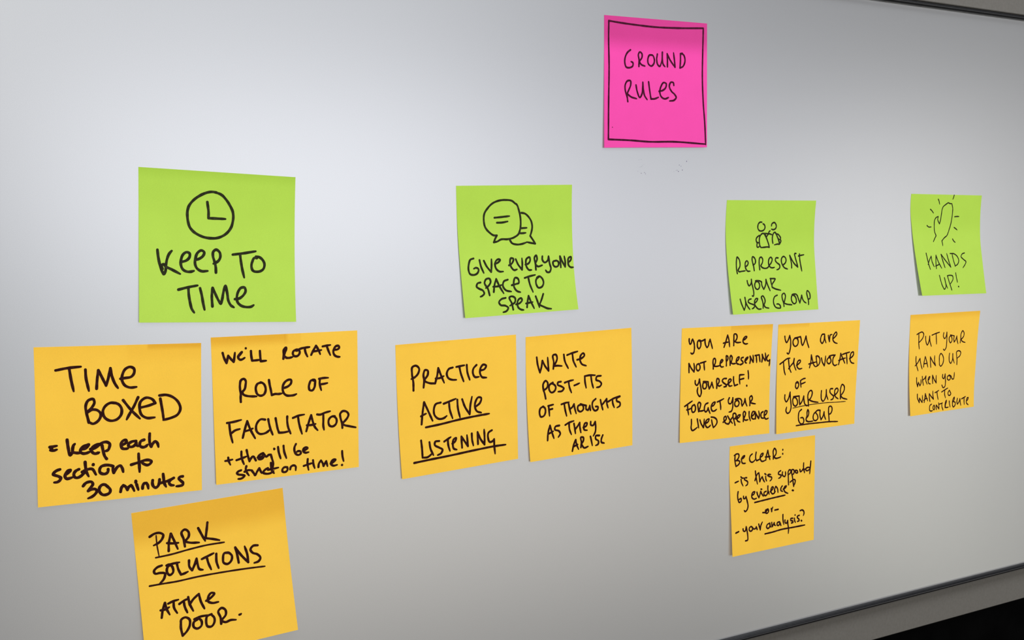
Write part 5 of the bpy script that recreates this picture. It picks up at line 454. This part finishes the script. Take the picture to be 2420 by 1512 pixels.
note('orange', 'orange sticky note reading PUT YOUR HAND UP, far right below the HANDS UP note', 'orange sticky notes below the green ones', (0.36971, -0.01359), [(-0.3, -0.3, 1.3, 0.04, 0.88, 0.05, 0.035)],
  '-3774 24 12 -2851 19 12 -1917 13 12 -971 7 12 -15 1 12 953 -5 12 1932 -10 12 2924 -16 12 3927 -23 12 -3793 -291 12 -2873 -296 12 -1942 -301 12 -999 -306 12 -46 -311 12 919 -317 12 1895 -322 12 2883 -327 12 3883 -333 12 -3811 -606 12 -2893 -611 12 -1965 -615 12 -1025 -620 12 -75 -625 12 887 -629 12 1860 -634 12 2844 -639 12 3841 -644 12 -3826 -922 12 -2911 -926 12 -1986 -930 12 -1049 -934 12 -102 -938 12 856 -942 12 1826 -946 12 2808 -950 12 3801 -955 12 -3840 -1238 13 -2928 -1241 13 -2006 -1245 13 -1072 -1248 13 -128 -1251 13 827 -1255 13 1794 -1258 13 2772 -1262 13 3762 -1266 13 -3854 -1554 15 -2945 -1557 15 -2025 -1559 15 -1095 -1562 15 -154 -1565 15 799 -1568 15 1762 -1571 15 2737 -1574 14 3724 -1577 14 -3868 -1870 19 -2961 -1872 19 -2044 -1874 19 -1117 -1877 18 -179 -1879 18 771 -1881 18 1731 -1884 18 2703 -1886 17 3686 -1888 17 -3880 -2186 24 -2976 -2188 23 -2062 -2189 23 -1138 -2191 23 -202 -2193 22 744 -2195 22 1701 -2196 21 2670 -2198 21 3650 -2200 21 -3891 -2503 29 -2989 -2504 28 -2078 -2505 27 -1156 -2506 27 -224 -2507 26 720 -2508 26 1674 -2509 25 2640 -2511 25 3617 -2512 24 -3899 -2819 33 -3001 -2820 33 -2092 -2820 32 -1173 -2821 31 -243 -2822 31 698 -2822 30 1649 -2823 29 2612 -2824 28 3586 -2824 28 -3906 -3136 39 -3010 -3136 38 -2104 -3136 37 -1187 -3136 36 -260 -3137 35 677 -3137 34 1626 -3137 33 2586 -3137 32 3557 -3137 31 -3911 -3454 44 -3018 -3453 43 -2114 -3453 42 -1200 -3452 40 -276 -3452 39 658 -3451 38 1604 -3451 37 2561 -3450 36 3529 -3450 35 -3914 -3771 49 -3023 -3770 48 -2123 -3769 46 -1212 -3768 45 -291 -3767 44 640 -3766 43 1583 -3765 41 2536 -3764 40 3501 -3762 39 -3915 -4089 54 -3028 -4087 53 -2130 -4086 51 -1223 -4084 50 -305 -4082 49 623 -4081 47 1562 -4079 46 2511 -4077 44 3472 -4075 43 -3914 -4407 60 -3030 -4405 58 -2137 -4403 57 -1233 -4400 55 -319 -4398 53 605 -4396 52 1540 -4393 50 2486 -4391 48 3442 -4388 47 -3911 -4726 66 -3031 -4723 64 -2142 -4720 62 -1242 -4717 60 -333 -4714 58 587 -4710 56 1518 -4707 55 2459 -4704 53 3411 -4701 51 -3906 -5045 71 -3031 -5041 69 -2146 -5037 67 -1251 -5033 65 -345 -5029 63 570 -5026 61 1496 -5022 59 2432 -5018 57 3379 -5013 55 -3900 -5364 77 -3028 -5360 75 -2148 -5355 73 -1257 -5350 71 -356 -5346 68 554 -5341 66 1475 -5336 64 2407 -5331 62 3349 -5326 59 -3891 -5684 83 -3024 -5678 81 -2147 -5673 78 -1261 -5668 76 -364 -5662 74 542 -5657 71 1458 -5651 69 2385 -5646 66 3322 -5640 64 -3881 -6004 89 -3017 -5998 87 -2144 -5992 84 -1261 -5986 81 -369 -5979 79 533 -5973 76 1446 -5967 74 2368 -5960 71 3301 -5954 68 -3868 -6324 96 -3008 -6318 93 -2138 -6311 90 -1259 -6304 87 -370 -6297 84 529 -6290 81 1438 -6283 79 2357 -6276 76 3286 -6269 73 -3854 -6645 102 -2996 -6638 99 -2129 -6630 96 -1253 -6623 93 -367 -6615 90 528 -6608 87 1434 -6600 84 2349 -6592 81 3275 -6584 78 -3837 -6966 109 -2983 -6958 105 -2119 -6950 102 -1245 -6942 99 -362 -6934 95 530 -6926 92 1433 -6917 89 2345 -6909 86 3268 -6900 82 -3819 -7288 115 -2967 -7279 112 -2105 -7271 108 -1235 -7262 105 -354 -7253 101 536 -7244 98 1435 -7235 94 2345 -7226 91 3265 -7217 87 -3799 -7610 122 -2949 -7601 118 -2090 -7592 114 -1221 -7582 111 -343 -7573 107 544 -7563 103 1441 -7554 100 2348 -7544 96 3265 -7534 92',
  [
   ('handwritten_word', 'PUT', '0.92:264,370 270,476 271,564 294,688|0.92:210,397 277,371 370,358 407,396 386,471 329,526 279,558|0.92:466,449 476,534 529,623 564,569 586,447 586,447 597,541 647,657|0.92:654,433 759,406 869,385|0.92:772,409 785,517 797,621'),
   ('handwritten_word', 'YOUR', '0.92:995,404 988,475 1031,525 1066,485 1084,397 1084,397 1094,505 1095,618 1077,725 1036,761 1008,738|0.92:1220,470 1171,497 1163,557 1212,620 1247,580 1231,501 1193,460 1193,460 1307,484 1307,484 1300,547 1315,611 1315,611 1358,562 1381,491 1381,491 1397,571 1431,651|0.92:1494,637 1504,559 1502,456 1546,392 1585,430 1585,503 1514,572 1514,572 1552,610 1642,640'),
   ('handwritten_word', 'HAND', '0.92:203,834 200,909 220,1004 269,1124|0.92:180,1016 250,965 322,877 322,877 342,972 388,1092|0.92:432,1057 447,955 478,852 478,852 512,930 560,1069|0.92:443,993 531,991|0.92:648,1078 636,986 627,865 627,865 687,948 788,1056 788,1056 758,959 758,853|0.92:907,1047 898,945 902,862 935,820 999,869 1025,954 999,1036 948,1077 902,1047'),
   ('handwritten_word', 'UP', '0.92:1197,834 1189,918 1208,1009 1245,1042 1286,984 1294,847 1294,847 1305,944 1351,1043|0.92:1428,1079 1426,982 1410,885 1405,818 1465,798 1528,833 1516,892 1436,947'),
   ('handwritten_word', 'WHEN', '0.95:225,1255 225,1337 251,1435 251,1435 279,1350 279,1350 323,1423 323,1423 355,1376 355,1300|0.95:395,1242 404,1316 431,1423|0.95:422,1311 471,1286 506,1242 506,1242 502,1324 543,1409|0.95:578,1330 618,1297 626,1263 591,1278 574,1335 593,1395 647,1412|0.95:714,1405 708,1322 706,1242 706,1242 762,1338 822,1405 822,1405 816,1331 818,1254'),
   ('handwritten_word', 'YOU', '0.95:1013,1251 1012,1311 1049,1338 1089,1245 1089,1245 1097,1330 1106,1426 1082,1507 1037,1521 999,1465|0.95:1216,1291 1163,1299 1161,1353 1203,1380 1251,1354 1239,1299 1206,1275 1206,1275 1266,1301 1310,1365 1346,1368 1364,1303 1364,1237'),
   ('handwritten_word', 'WANT', '0.95:242,1583 240,1653 295,1757 295,1757 303,1667 303,1667 382,1759 382,1759 394,1696 396,1620|0.95:446,1765 472,1679 488,1592 488,1592 518,1671 557,1745|0.95:434,1723 499,1693 549,1695|0.95:625,1758 609,1680 610,1606 610,1606 682,1680 736,1726 736,1726 719,1642 720,1562|0.95:788,1598 842,1585 901,1563|0.95:847,1591 860,1666 882,1746'),
   ('handwritten_word', 'TO', '0.95:993,1604 1092,1568 1182,1540|0.95:1088,1580 1084,1657 1111,1734|0.95:1229,1592 1193,1631 1198,1679 1239,1695 1276,1668 1257,1624 1229,1586'),
   ('handwritten_word', 'CONTRIBUTE', '0.95:673,1821 627,1840 606,1891 617,1945 654,1958 700,1950|0.95:751,1849 722,1873 724,1926 747,1940 772,1901 760,1858 742,1845|0.95:821,1941 818,1905 820,1852 820,1852 860,1892 900,1937 900,1937 902,1872 894,1812|0.95:917,1844 1018,1826|0.95:995,1833 998,1899 1028,1973|0.95:1094,1929 1095,1878 1110,1820 1139,1784 1138,1811 1105,1885 1103,1927 1103,1927 1145,1934 1200,1927|0.95:1230,1808 1234,1862 1251,1932|0.95:1330,1913 1331,1823 1359,1766 1386,1744 1386,1780 1350,1831 1350,1831 1414,1855 1414,1897 1348,1939 1330,1907|0.95:1483,1777 1465,1842 1483,1898 1483,1898 1534,1848 1561,1791 1561,1791 1571,1870 1589,1929|0.95:1616,1799 1671,1783 1735,1762|0.95:1690,1782 1690,1851 1695,1921|0.95:1764,1858 1810,1826 1818,1791 1791,1794 1768,1835 1769,1901 1820,1940'),
  ])

note('orange', 'orange sticky note reading BE CLEAR with small lower-case questions, below the ADVOCATE note', 'orange sticky notes below the green ones', (0.19869, -0.09394), [(-0.3, -0.3, 1.3, 0.03, 0.96, 0.05, 0.04)],
  '-3721 26 12 -2812 20 12 -1890 15 12 -956 9 12 -11 3 12 947 -3 12 1918 -8 12 2902 -14 12 3898 -20 12 -3737 -286 12 -2825 -292 12 -1902 -298 12 -967 -303 12 -20 -309 12 939 -315 12 1912 -321 12 2897 -327 12 3895 -333 12 -3749 -599 12 -2836 -605 12 -1912 -610 12 -976 -616 12 -28 -622 12 933 -627 12 1906 -633 12 2892 -639 12 3892 -645 12 -3757 -913 12 -2844 -918 12 -1919 -924 12 -983 -929 12 -34 -935 12 928 -940 12 1902 -946 12 2889 -952 12 3889 -958 12 -3763 -1226 13 -2850 -1231 13 -1925 -1237 13 -988 -1242 13 -39 -1248 13 923 -1253 13 1897 -1259 13 2884 -1265 13 3884 -1270 13 -3767 -1540 17 -2854 -1545 17 -1929 -1550 17 -993 -1555 17 -44 -1561 17 917 -1566 17 1891 -1571 16 2878 -1577 16 3878 -1583 16 -3770 -1853 24 -2857 -1858 23 -1933 -1863 23 -997 -1868 23 -49 -1873 22 911 -1878 22 1885 -1884 22 2871 -1889 21 3870 -1894 21 -3769 -2166 31 -2858 -2171 31 -1935 -2176 30 -1000 -2181 30 -53 -2186 29 906 -2191 29 1878 -2196 28 2863 -2201 27 3861 -2206 27 -3763 -2481 39 -2853 -2485 38 -1932 -2490 38 -999 -2494 37 -54 -2499 36 903 -2503 35 1873 -2508 35 2856 -2513 34 3852 -2518 33 -3753 -2795 47 -2846 -2799 46 -1927 -2804 45 -996 -2808 44 -53 -2812 43 902 -2816 42 1869 -2821 41 2850 -2825 40 3843 -2830 39 -3742 -3111 55 -2837 -3114 54 -1920 -3118 53 -992 -3122 52 -52 -3126 51 901 -3130 49 1865 -3133 48 2843 -3137 47 3834 -3141 46 -3731 -3426 64 -2828 -3429 62 -1914 -3433 61 -988 -3436 59 -51 -3439 58 899 -3443 57 1861 -3446 55 2836 -3450 54 3824 -3453 52 -3722 -3741 72 -2821 -3744 71 -1910 -3747 69 -986 -3750 67 -51 -3753 66 897 -3756 64 1857 -3759 62 2829 -3762 61 3814 -3765 59 -3715 -4056 81 -2816 -4059 79 -1906 -4061 77 -985 -4064 76 -52 -4067 74 894 -4069 72 1851 -4072 70 2821 -4075 68 3804 -4077 66 -3708 -4372 90 -2812 -4374 88 -1904 -4376 86 -984 -4378 84 -53 -4380 82 890 -4383 79 1846 -4385 77 2814 -4387 75 3794 -4389 73 -3702 -4687 100 -2807 -4689 97 -1901 -4691 95 -984 -4692 92 -55 -4694 90 887 -4696 87 1840 -4698 85 2806 -4700 83 3784 -4702 80 -3696 -5002 109 -2803 -5004 106 -1899 -5005 104 -984 -5007 101 -56 -5008 98 883 -5010 96 1834 -5011 93 2797 -5012 90 3774 -5014 88 -3690 -5318 119 -2799 -5319 116 -1897 -5320 113 -984 -5321 110 -58 -5322 107 879 -5323 104 1828 -5324 101 2789 -5325 98 3763 -5326 95 -3685 -5633 129 -2796 -5634 125 -1896 -5635 122 -984 -5635 119 -61 -5636 116 874 -5637 112 1821 -5637 109 2781 -5638 106 3752 -5639 103 -3681 -5949 139 -2793 -5949 135 -1895 -5950 132 -985 -5950 128 -63 -5950 125 870 -5950 121 1815 -5951 118 2772 -5951 114 3742 -5951 111 -3676 -6265 149 -2790 -6265 145 -1894 -6265 141 -986 -6264 138 -66 -6264 134 865 -6264 130 1808 -6264 126 2763 -6264 122 3731 -6263 118 -3672 -6581 159 -2788 -6580 155 -1893 -6580 151 -987 -6579 147 -70 -6579 143 860 -6578 139 1801 -6577 135 2754 -6577 131 3719 -6576 127 -3669 -6896 170 -2786 -6896 166 -1893 -6895 161 -989 -6894 157 -73 -6893 152 854 -6892 148 1793 -6891 144 2745 -6890 139 3708 -6889 135 -3665 -7212 181 -2785 -7211 176 -1893 -7210 172 -991 -7208 167 -77 -7207 162 849 -7206 157 1786 -7204 153 2735 -7203 148 3697 -7201 143 -3662 -7528 192 -2784 -7527 187 -1894 -7525 182 -993 -7523 177 -81 -7521 172 843 -7520 167 1778 -7518 162 2726 -7516 157 3685 -7514 152',
  [
   ('handwritten_word', 'BE', '1.12:129,181 127,259 139,327 155,377 155,377 217,348 244,302 209,277 154,274 154,274 193,248 222,191 210,159 167,152 105,175|1.12:278,257 332,239 355,205 332,206 293,235 283,288 303,333 334,343 373,344'),
   ('handwritten_word', 'CLEAR:', '1.12:533,191 487,220 469,272 489,323 528,343 567,332 598,308|1.12:622,170 612,233 617,295 637,328 637,328 675,317 714,306|1.12:722,276 768,251 786,207 752,212 721,252 722,307 754,350 800,353 839,339|1.12:851,340 861,273 894,163 894,163 915,242 948,342|1.12:838,280 900,284 955,281|1.12:1026,341 1025,267 1023,187 1049,143 1085,181 1090,244 1041,306 1041,306 1080,332 1150,331 1200,321|1.18:1245,186 1246,196|1.18:1244,262 1246,270'),
   ('handwritten_word', '-is', '1.12:125,672 165,662 208,652|1.12:268,629 274,675 309,752|1.12:266,580 292,605 339,610|1.12:401,612 354,615 346,635 391,665 422,693 412,735 372,757'),
   ('handwritten_word', 'this', '1.12:606,514 613,576 630,670 650,758|1.12:594,687 619,626 660,569 687,554 687,554 698,617 706,722 706,722 735,671 767,638 767,638 789,696 819,742|1.12:846,641 848,685 867,730|1.12:827,590 846,601 858,611|1.12:963,621 916,613 893,622 931,652 986,677 985,708 945,737'),
   ('handwritten_word', 'supported', '1.12:1201,579 1151,604 1146,635 1181,651 1212,668 1189,702 1149,716|1.12:1244,609 1236,652 1259,686 1298,697 1314,662 1311,611|1.12:1383,864 1380,782 1377,682 1377,620 1408,586 1439,602 1424,650 1369,681|1.12:1505,911 1489,821 1474,719 1455,629 1463,593 1502,597 1517,631 1502,673 1470,687|1.12:1564,618 1541,627 1557,661 1596,666 1596,634 1564,615 1525,619|1.12:1650,609 1666,656 1697,641 1736,589|1.12:1739,497 1736,576 1760,686|1.12:1720,625 1775,619 1798,609|1.12:1884,601 1829,594 1791,614 1799,647 1846,653 1884,626|1.12:1906,483 1899,558 1889,646 1882,721|1.12:1423,819 1470,794 1517,781 1537,796 1533,852 1509,893'),
   ('handwritten_word', 'by', '1.15:188,842 174,906 180,988 205,1040 254,1014 250,973 207,984|1.15:311,940 314,981 346,985 369,955 369,955 397,1049 410,1141 380,1203 337,1222 316,1198'),
   ('handwritten_word', 'evidence?', '1.15:513,949 561,931 579,892 541,895 508,941 511,990 558,1025 617,1017|1.15:631,907 646,958 676,1012 676,1012 699,965 722,902 722,902 742,946 783,1001|1.15:729,862 750,868|1.15:849,919 806,930 800,979 837,996 880,964 893,891|1.15:894,825 892,899 922,982|1.15:945,939 988,912 1021,866 1000,855 967,892 966,950 997,984 1040,977 1067,947|1.15:1051,953 1052,903 1079,857 1079,857 1116,895 1130,976|1.15:1233,868 1201,906 1200,948 1242,970|1.15:1254,930 1307,912 1329,881 1297,885 1270,932 1296,986 1365,1024|1.38:1472,980 1493,987'),
   ('underline', 'straight rule', '1.15:572,1089 781,1076 996,1063 1156,1055 1301,1049'),
   ('handwritten_word', '-or-', '1.15:760,1300 819,1305 874,1262 830,1265 829,1314 872,1325 900,1291 885,1252 841,1266|1.15:965,1254 975,1310 975,1310 981,1269 1003,1231|1.15:1051,1294 1132,1292'),
   ('handwritten_word', '-your', '1.15:100,1582 171,1566|1.15:276,1532 285,1570 323,1580 353,1502 353,1502 372,1587 385,1679 377,1752 328,1757|1.15:472,1515 434,1530 427,1579 464,1600 509,1566 488,1522 488,1522 541,1571 585,1561 596,1538 596,1538 617,1590|1.15:657,1497 672,1549 692,1609 692,1609 705,1537 745,1472'),
   ('handwritten_word', 'analysis.?', '1.15:923,1519 857,1543 845,1582 877,1612 921,1585 928,1528 928,1528 933,1570 954,1598|1.15:972,1514 976,1568 987,1595 987,1595 1009,1557 1031,1526 1031,1526 1041,1570 1063,1585|1.15:1161,1529 1107,1538 1101,1579 1139,1593 1172,1547 1172,1547 1193,1601|1.15:1244,1407 1243,1482 1264,1595|1.15:1292,1515 1297,1566 1329,1579 1357,1533 1357,1533 1362,1601 1378,1688 1372,1775|1.15:1482,1509 1433,1510 1433,1544 1476,1559 1487,1586 1449,1593|1.15:1520,1515 1525,1558 1547,1599|1.15:1536,1454 1538,1458|1.15:1639,1477 1590,1491 1596,1518 1629,1548 1634,1578 1596,1585|1.38:1689,1582 1694,1588|1.15:1660,1391 1704,1385 1747,1417 1753,1456 1737,1496'),
   ('underline', 'straight rule', '1.15:805,1701 985,1695 1204,1678 1476,1681 1776,1681'),
  ])

note('orange', 'orange sticky note reading PARK SOLUTIONS AT THE DOOR, lowest of all and tilted', 'orange sticky notes below the green ones', (-0.17650, -0.08375), [(-0.3, -0.3, 1.3, 0.2, 0.86, 0.05, 0.08)],  # shade of the bulging top painted into the paper
  '-3618 -134 12 -2736 -100 12 -1840 -66 12 -929 -32 12 -2 3 12 941 39 12 1901 75 12 2877 112 12 3870 150 12 -3604 -458 12 -2722 -424 12 -1826 -390 12 -914 -355 12 13 -320 12 956 -284 12 1916 -247 12 2892 -210 12 3886 -172 12 -3590 -782 12 -2708 -749 12 -1811 -714 12 -899 -679 12 28 -643 12 972 -607 12 1932 -570 12 2908 -533 12 3902 -495 12 -3576 -1107 12 -2693 -1073 12 -1796 -1039 12 -884 -1003 12 44 -967 12 987 -931 12 1948 -894 12 2925 -856 12 3919 -818 12 -3562 -1432 15 -2679 -1397 15 -1782 -1363 15 -869 -1327 15 59 -1291 15 1003 -1254 15 1964 -1217 15 2941 -1179 15 3935 -1140 15 -3548 -1755 24 -2665 -1721 24 -1768 -1685 24 -855 -1650 24 74 -1613 24 1018 -1576 24 1979 -1538 24 2957 -1500 24 3951 -1461 24 -3535 -2077 38 -2652 -2042 38 -1754 -2007 38 -841 -1971 38 88 -1934 38 1033 -1897 38 1994 -1859 38 2972 -1820 38 3967 -1781 38 -3522 -2399 55 -2639 -2363 55 -1740 -2328 55 -827 -2291 55 102 -2255 55 1047 -2217 55 2008 -2179 55 2987 -2140 55 3982 -2100 55 -3509 -2720 72 -2625 -2685 72 -1727 -2649 72 -813 -2612 72 116 -2575 72 1062 -2537 72 2023 -2499 72 3002 -2460 72 3998 -2420 72 -3496 -3042 90 -2612 -3006 90 -1713 -2970 90 -799 -2933 90 131 -2896 90 1077 -2858 90 2039 -2819 90 3018 -2779 90 4014 -2739 90 -3483 -3363 108 -2599 -3327 108 -1699 -3291 108 -785 -3254 108 146 -3216 108 1092 -3178 108 2054 -3139 108 3034 -3099 108 4031 -3059 108 -3470 -3685 127 -2585 -3649 127 -1685 -3612 127 -770 -3575 127 160 -3537 127 1107 -3498 127 2070 -3459 127 3050 -3419 127 4048 -3379 127 -3457 -4006 146 -2572 -3970 146 -1671 -3933 146 -756 -3896 146 176 -3858 146 1123 -3819 146 2087 -3779 146 3067 -3739 146 4065 -3698 146 -3445 -4328 166 -2558 -4292 166 -1657 -4255 166 -741 -4217 166 191 -4178 166 1139 -4139 166 2103 -4100 166 3085 -4059 166 4083 -4018 166 -3432 -4650 186 -2545 -4613 186 -1643 -4576 186 -726 -4538 186 206 -4499 186 1155 -4460 186 2120 -4420 186 3102 -4379 186 4102 -4338 186 -3419 -4971 207 -2531 -4935 207 -1629 -4897 207 -711 -4859 207 222 -4820 207 1172 -4781 207 2138 -4741 207 3121 -4700 207 4121 -4658 207 -3406 -5293 228 -2518 -5256 228 -1615 -5218 228 -696 -5180 228 238 -5141 228 1188 -5101 228 2155 -5061 228 3139 -5020 228 4140 -4978 228 -3393 -5615 249 -2504 -5578 249 -1600 -5540 249 -681 -5501 249 254 -5462 249 1205 -5422 249 2173 -5382 249 3158 -5340 249 4160 -5298 249 -3381 -5937 271 -2491 -5899 271 -1586 -5861 271 -665 -5822 271 271 -5783 271 1223 -5743 271 2191 -5702 271 3177 -5661 271 4180 -5618 271 -3368 -6258 293 -2477 -6221 293 -1571 -6182 293 -650 -6143 293 287 -6104 293 1240 -6064 293 2210 -6023 293 3197 -5981 293 4201 -5939 293 -3355 -6580 316 -2463 -6542 316 -1557 -6504 316 -634 -6465 316 304 -6425 316 1258 -6384 316 2229 -6343 316 3217 -6302 316 4223 -6259 316 -3342 -6901 340 -2450 -6864 340 -1542 -6825 340 -618 -6786 340 321 -6746 340 1276 -6705 340 2248 -6664 340 3237 -6622 340 4244 -6579 340 -3330 -7223 363 -2436 -7185 363 -1527 -7146 363 -603 -7107 363 338 -7067 363 1294 -7026 363 2268 -6985 363 3258 -6943 363 4266 -6900 363 -3317 -7544 387 -2422 -7506 387 -1512 -7467 387 -586 -7428 387 355 -7388 387 1313 -7347 387 2288 -7305 387 3279 -7263 387 4289 -7220 387 -3304 -7866 412 -2408 -7828 412 -1497 -7789 412 -570 -7749 412 373 -7709 412 1332 -7668 412 2308 -7626 412 3301 -7584 412 4312 -7540 412',
  [
   ('handwritten_word', 'PARK', '1.25:210,345 281,315 344,317 388,350 371,399 325,440 251,467|0.69:295,343 294,463 307,618|1.25:439,575 453,464 489,354 489,354 522,448 560,570|1.25:428,467 504,485 575,491|1.25:656,556 649,458 633,355 675,331 721,371 720,428 660,488 660,488 714,513 846,538|1.25:851,344 891,445 928,532|1.25:979,291 960,386 935,497 935,497 1011,519 1113,557'),
   ('underline', 'straight rule', '0.94:263,630 462,625 705,604 933,591 1173,597'),
   ('handwritten_word', 'SOLUTIONS', '1.25:330,746 264,761 221,802 229,832 299,838 361,858 348,912 278,982|1.25:456,756 404,781 390,849 421,891 467,865 467,794 435,752 392,758 464,750 563,749|1.25:528,749 540,837 568,914 568,914 611,908 662,893|1.25:691,749 689,838 719,887 719,887 763,810 791,743 791,743 797,817 818,893 859,908|1.25:859,764 932,742 1020,716|1.25:925,748 938,830 968,926|1.25:1054,730 1047,838 1067,929|1.25:1215,748 1159,744 1135,812 1139,871 1186,896 1239,863 1253,792 1228,758 1202,738|1.25:1334,909 1324,792 1308,694 1308,694 1378,818 1459,930 1459,930 1456,819 1432,704|1.25:1603,724 1544,719 1504,763 1528,812 1588,846 1622,905 1592,944 1535,954'),
   ('underline', 'straight rule', '0.94:146,981 284,984 496,992 780,986 1134,994 1486,1014 1669,1030'),
   ('handwritten_word', 'AT', '1.25:261,1424 285,1323 322,1239 322,1239 335,1320 369,1405|1.25:257,1324 321,1324 372,1306|1.25:363,1258 428,1240 500,1234|1.25:435,1249 434,1327 468,1405'),
   ('handwritten_word', 'THE', '1.25:508,1293 582,1259 633,1249|1.25:568,1263 574,1343 600,1427|1.25:631,1227 640,1315 679,1423|1.25:639,1329 695,1269 774,1215 774,1215 789,1318 827,1425|1.25:859,1327 918,1303 973,1250 939,1236 891,1283 885,1340 932,1372 1016,1376'),
   ('handwritten_word', 'DOOR', '1.25:506,1514 496,1611 509,1716 509,1716 568,1670 615,1595 618,1524 566,1484 512,1503 498,1526|1.25:722,1548 670,1572 663,1635 703,1666 762,1643 772,1581 737,1537 681,1536 753,1519 866,1523|1.25:909,1519 851,1534 830,1601 844,1670 892,1681 936,1633 939,1569 908,1526|1.25:1022,1675 1022,1588 1003,1497 1049,1466 1095,1503 1096,1561 1024,1632 1024,1632 1077,1666 1149,1654 1218,1666|1.25:1270,1609 1281,1608 1293,1602'),
  ])
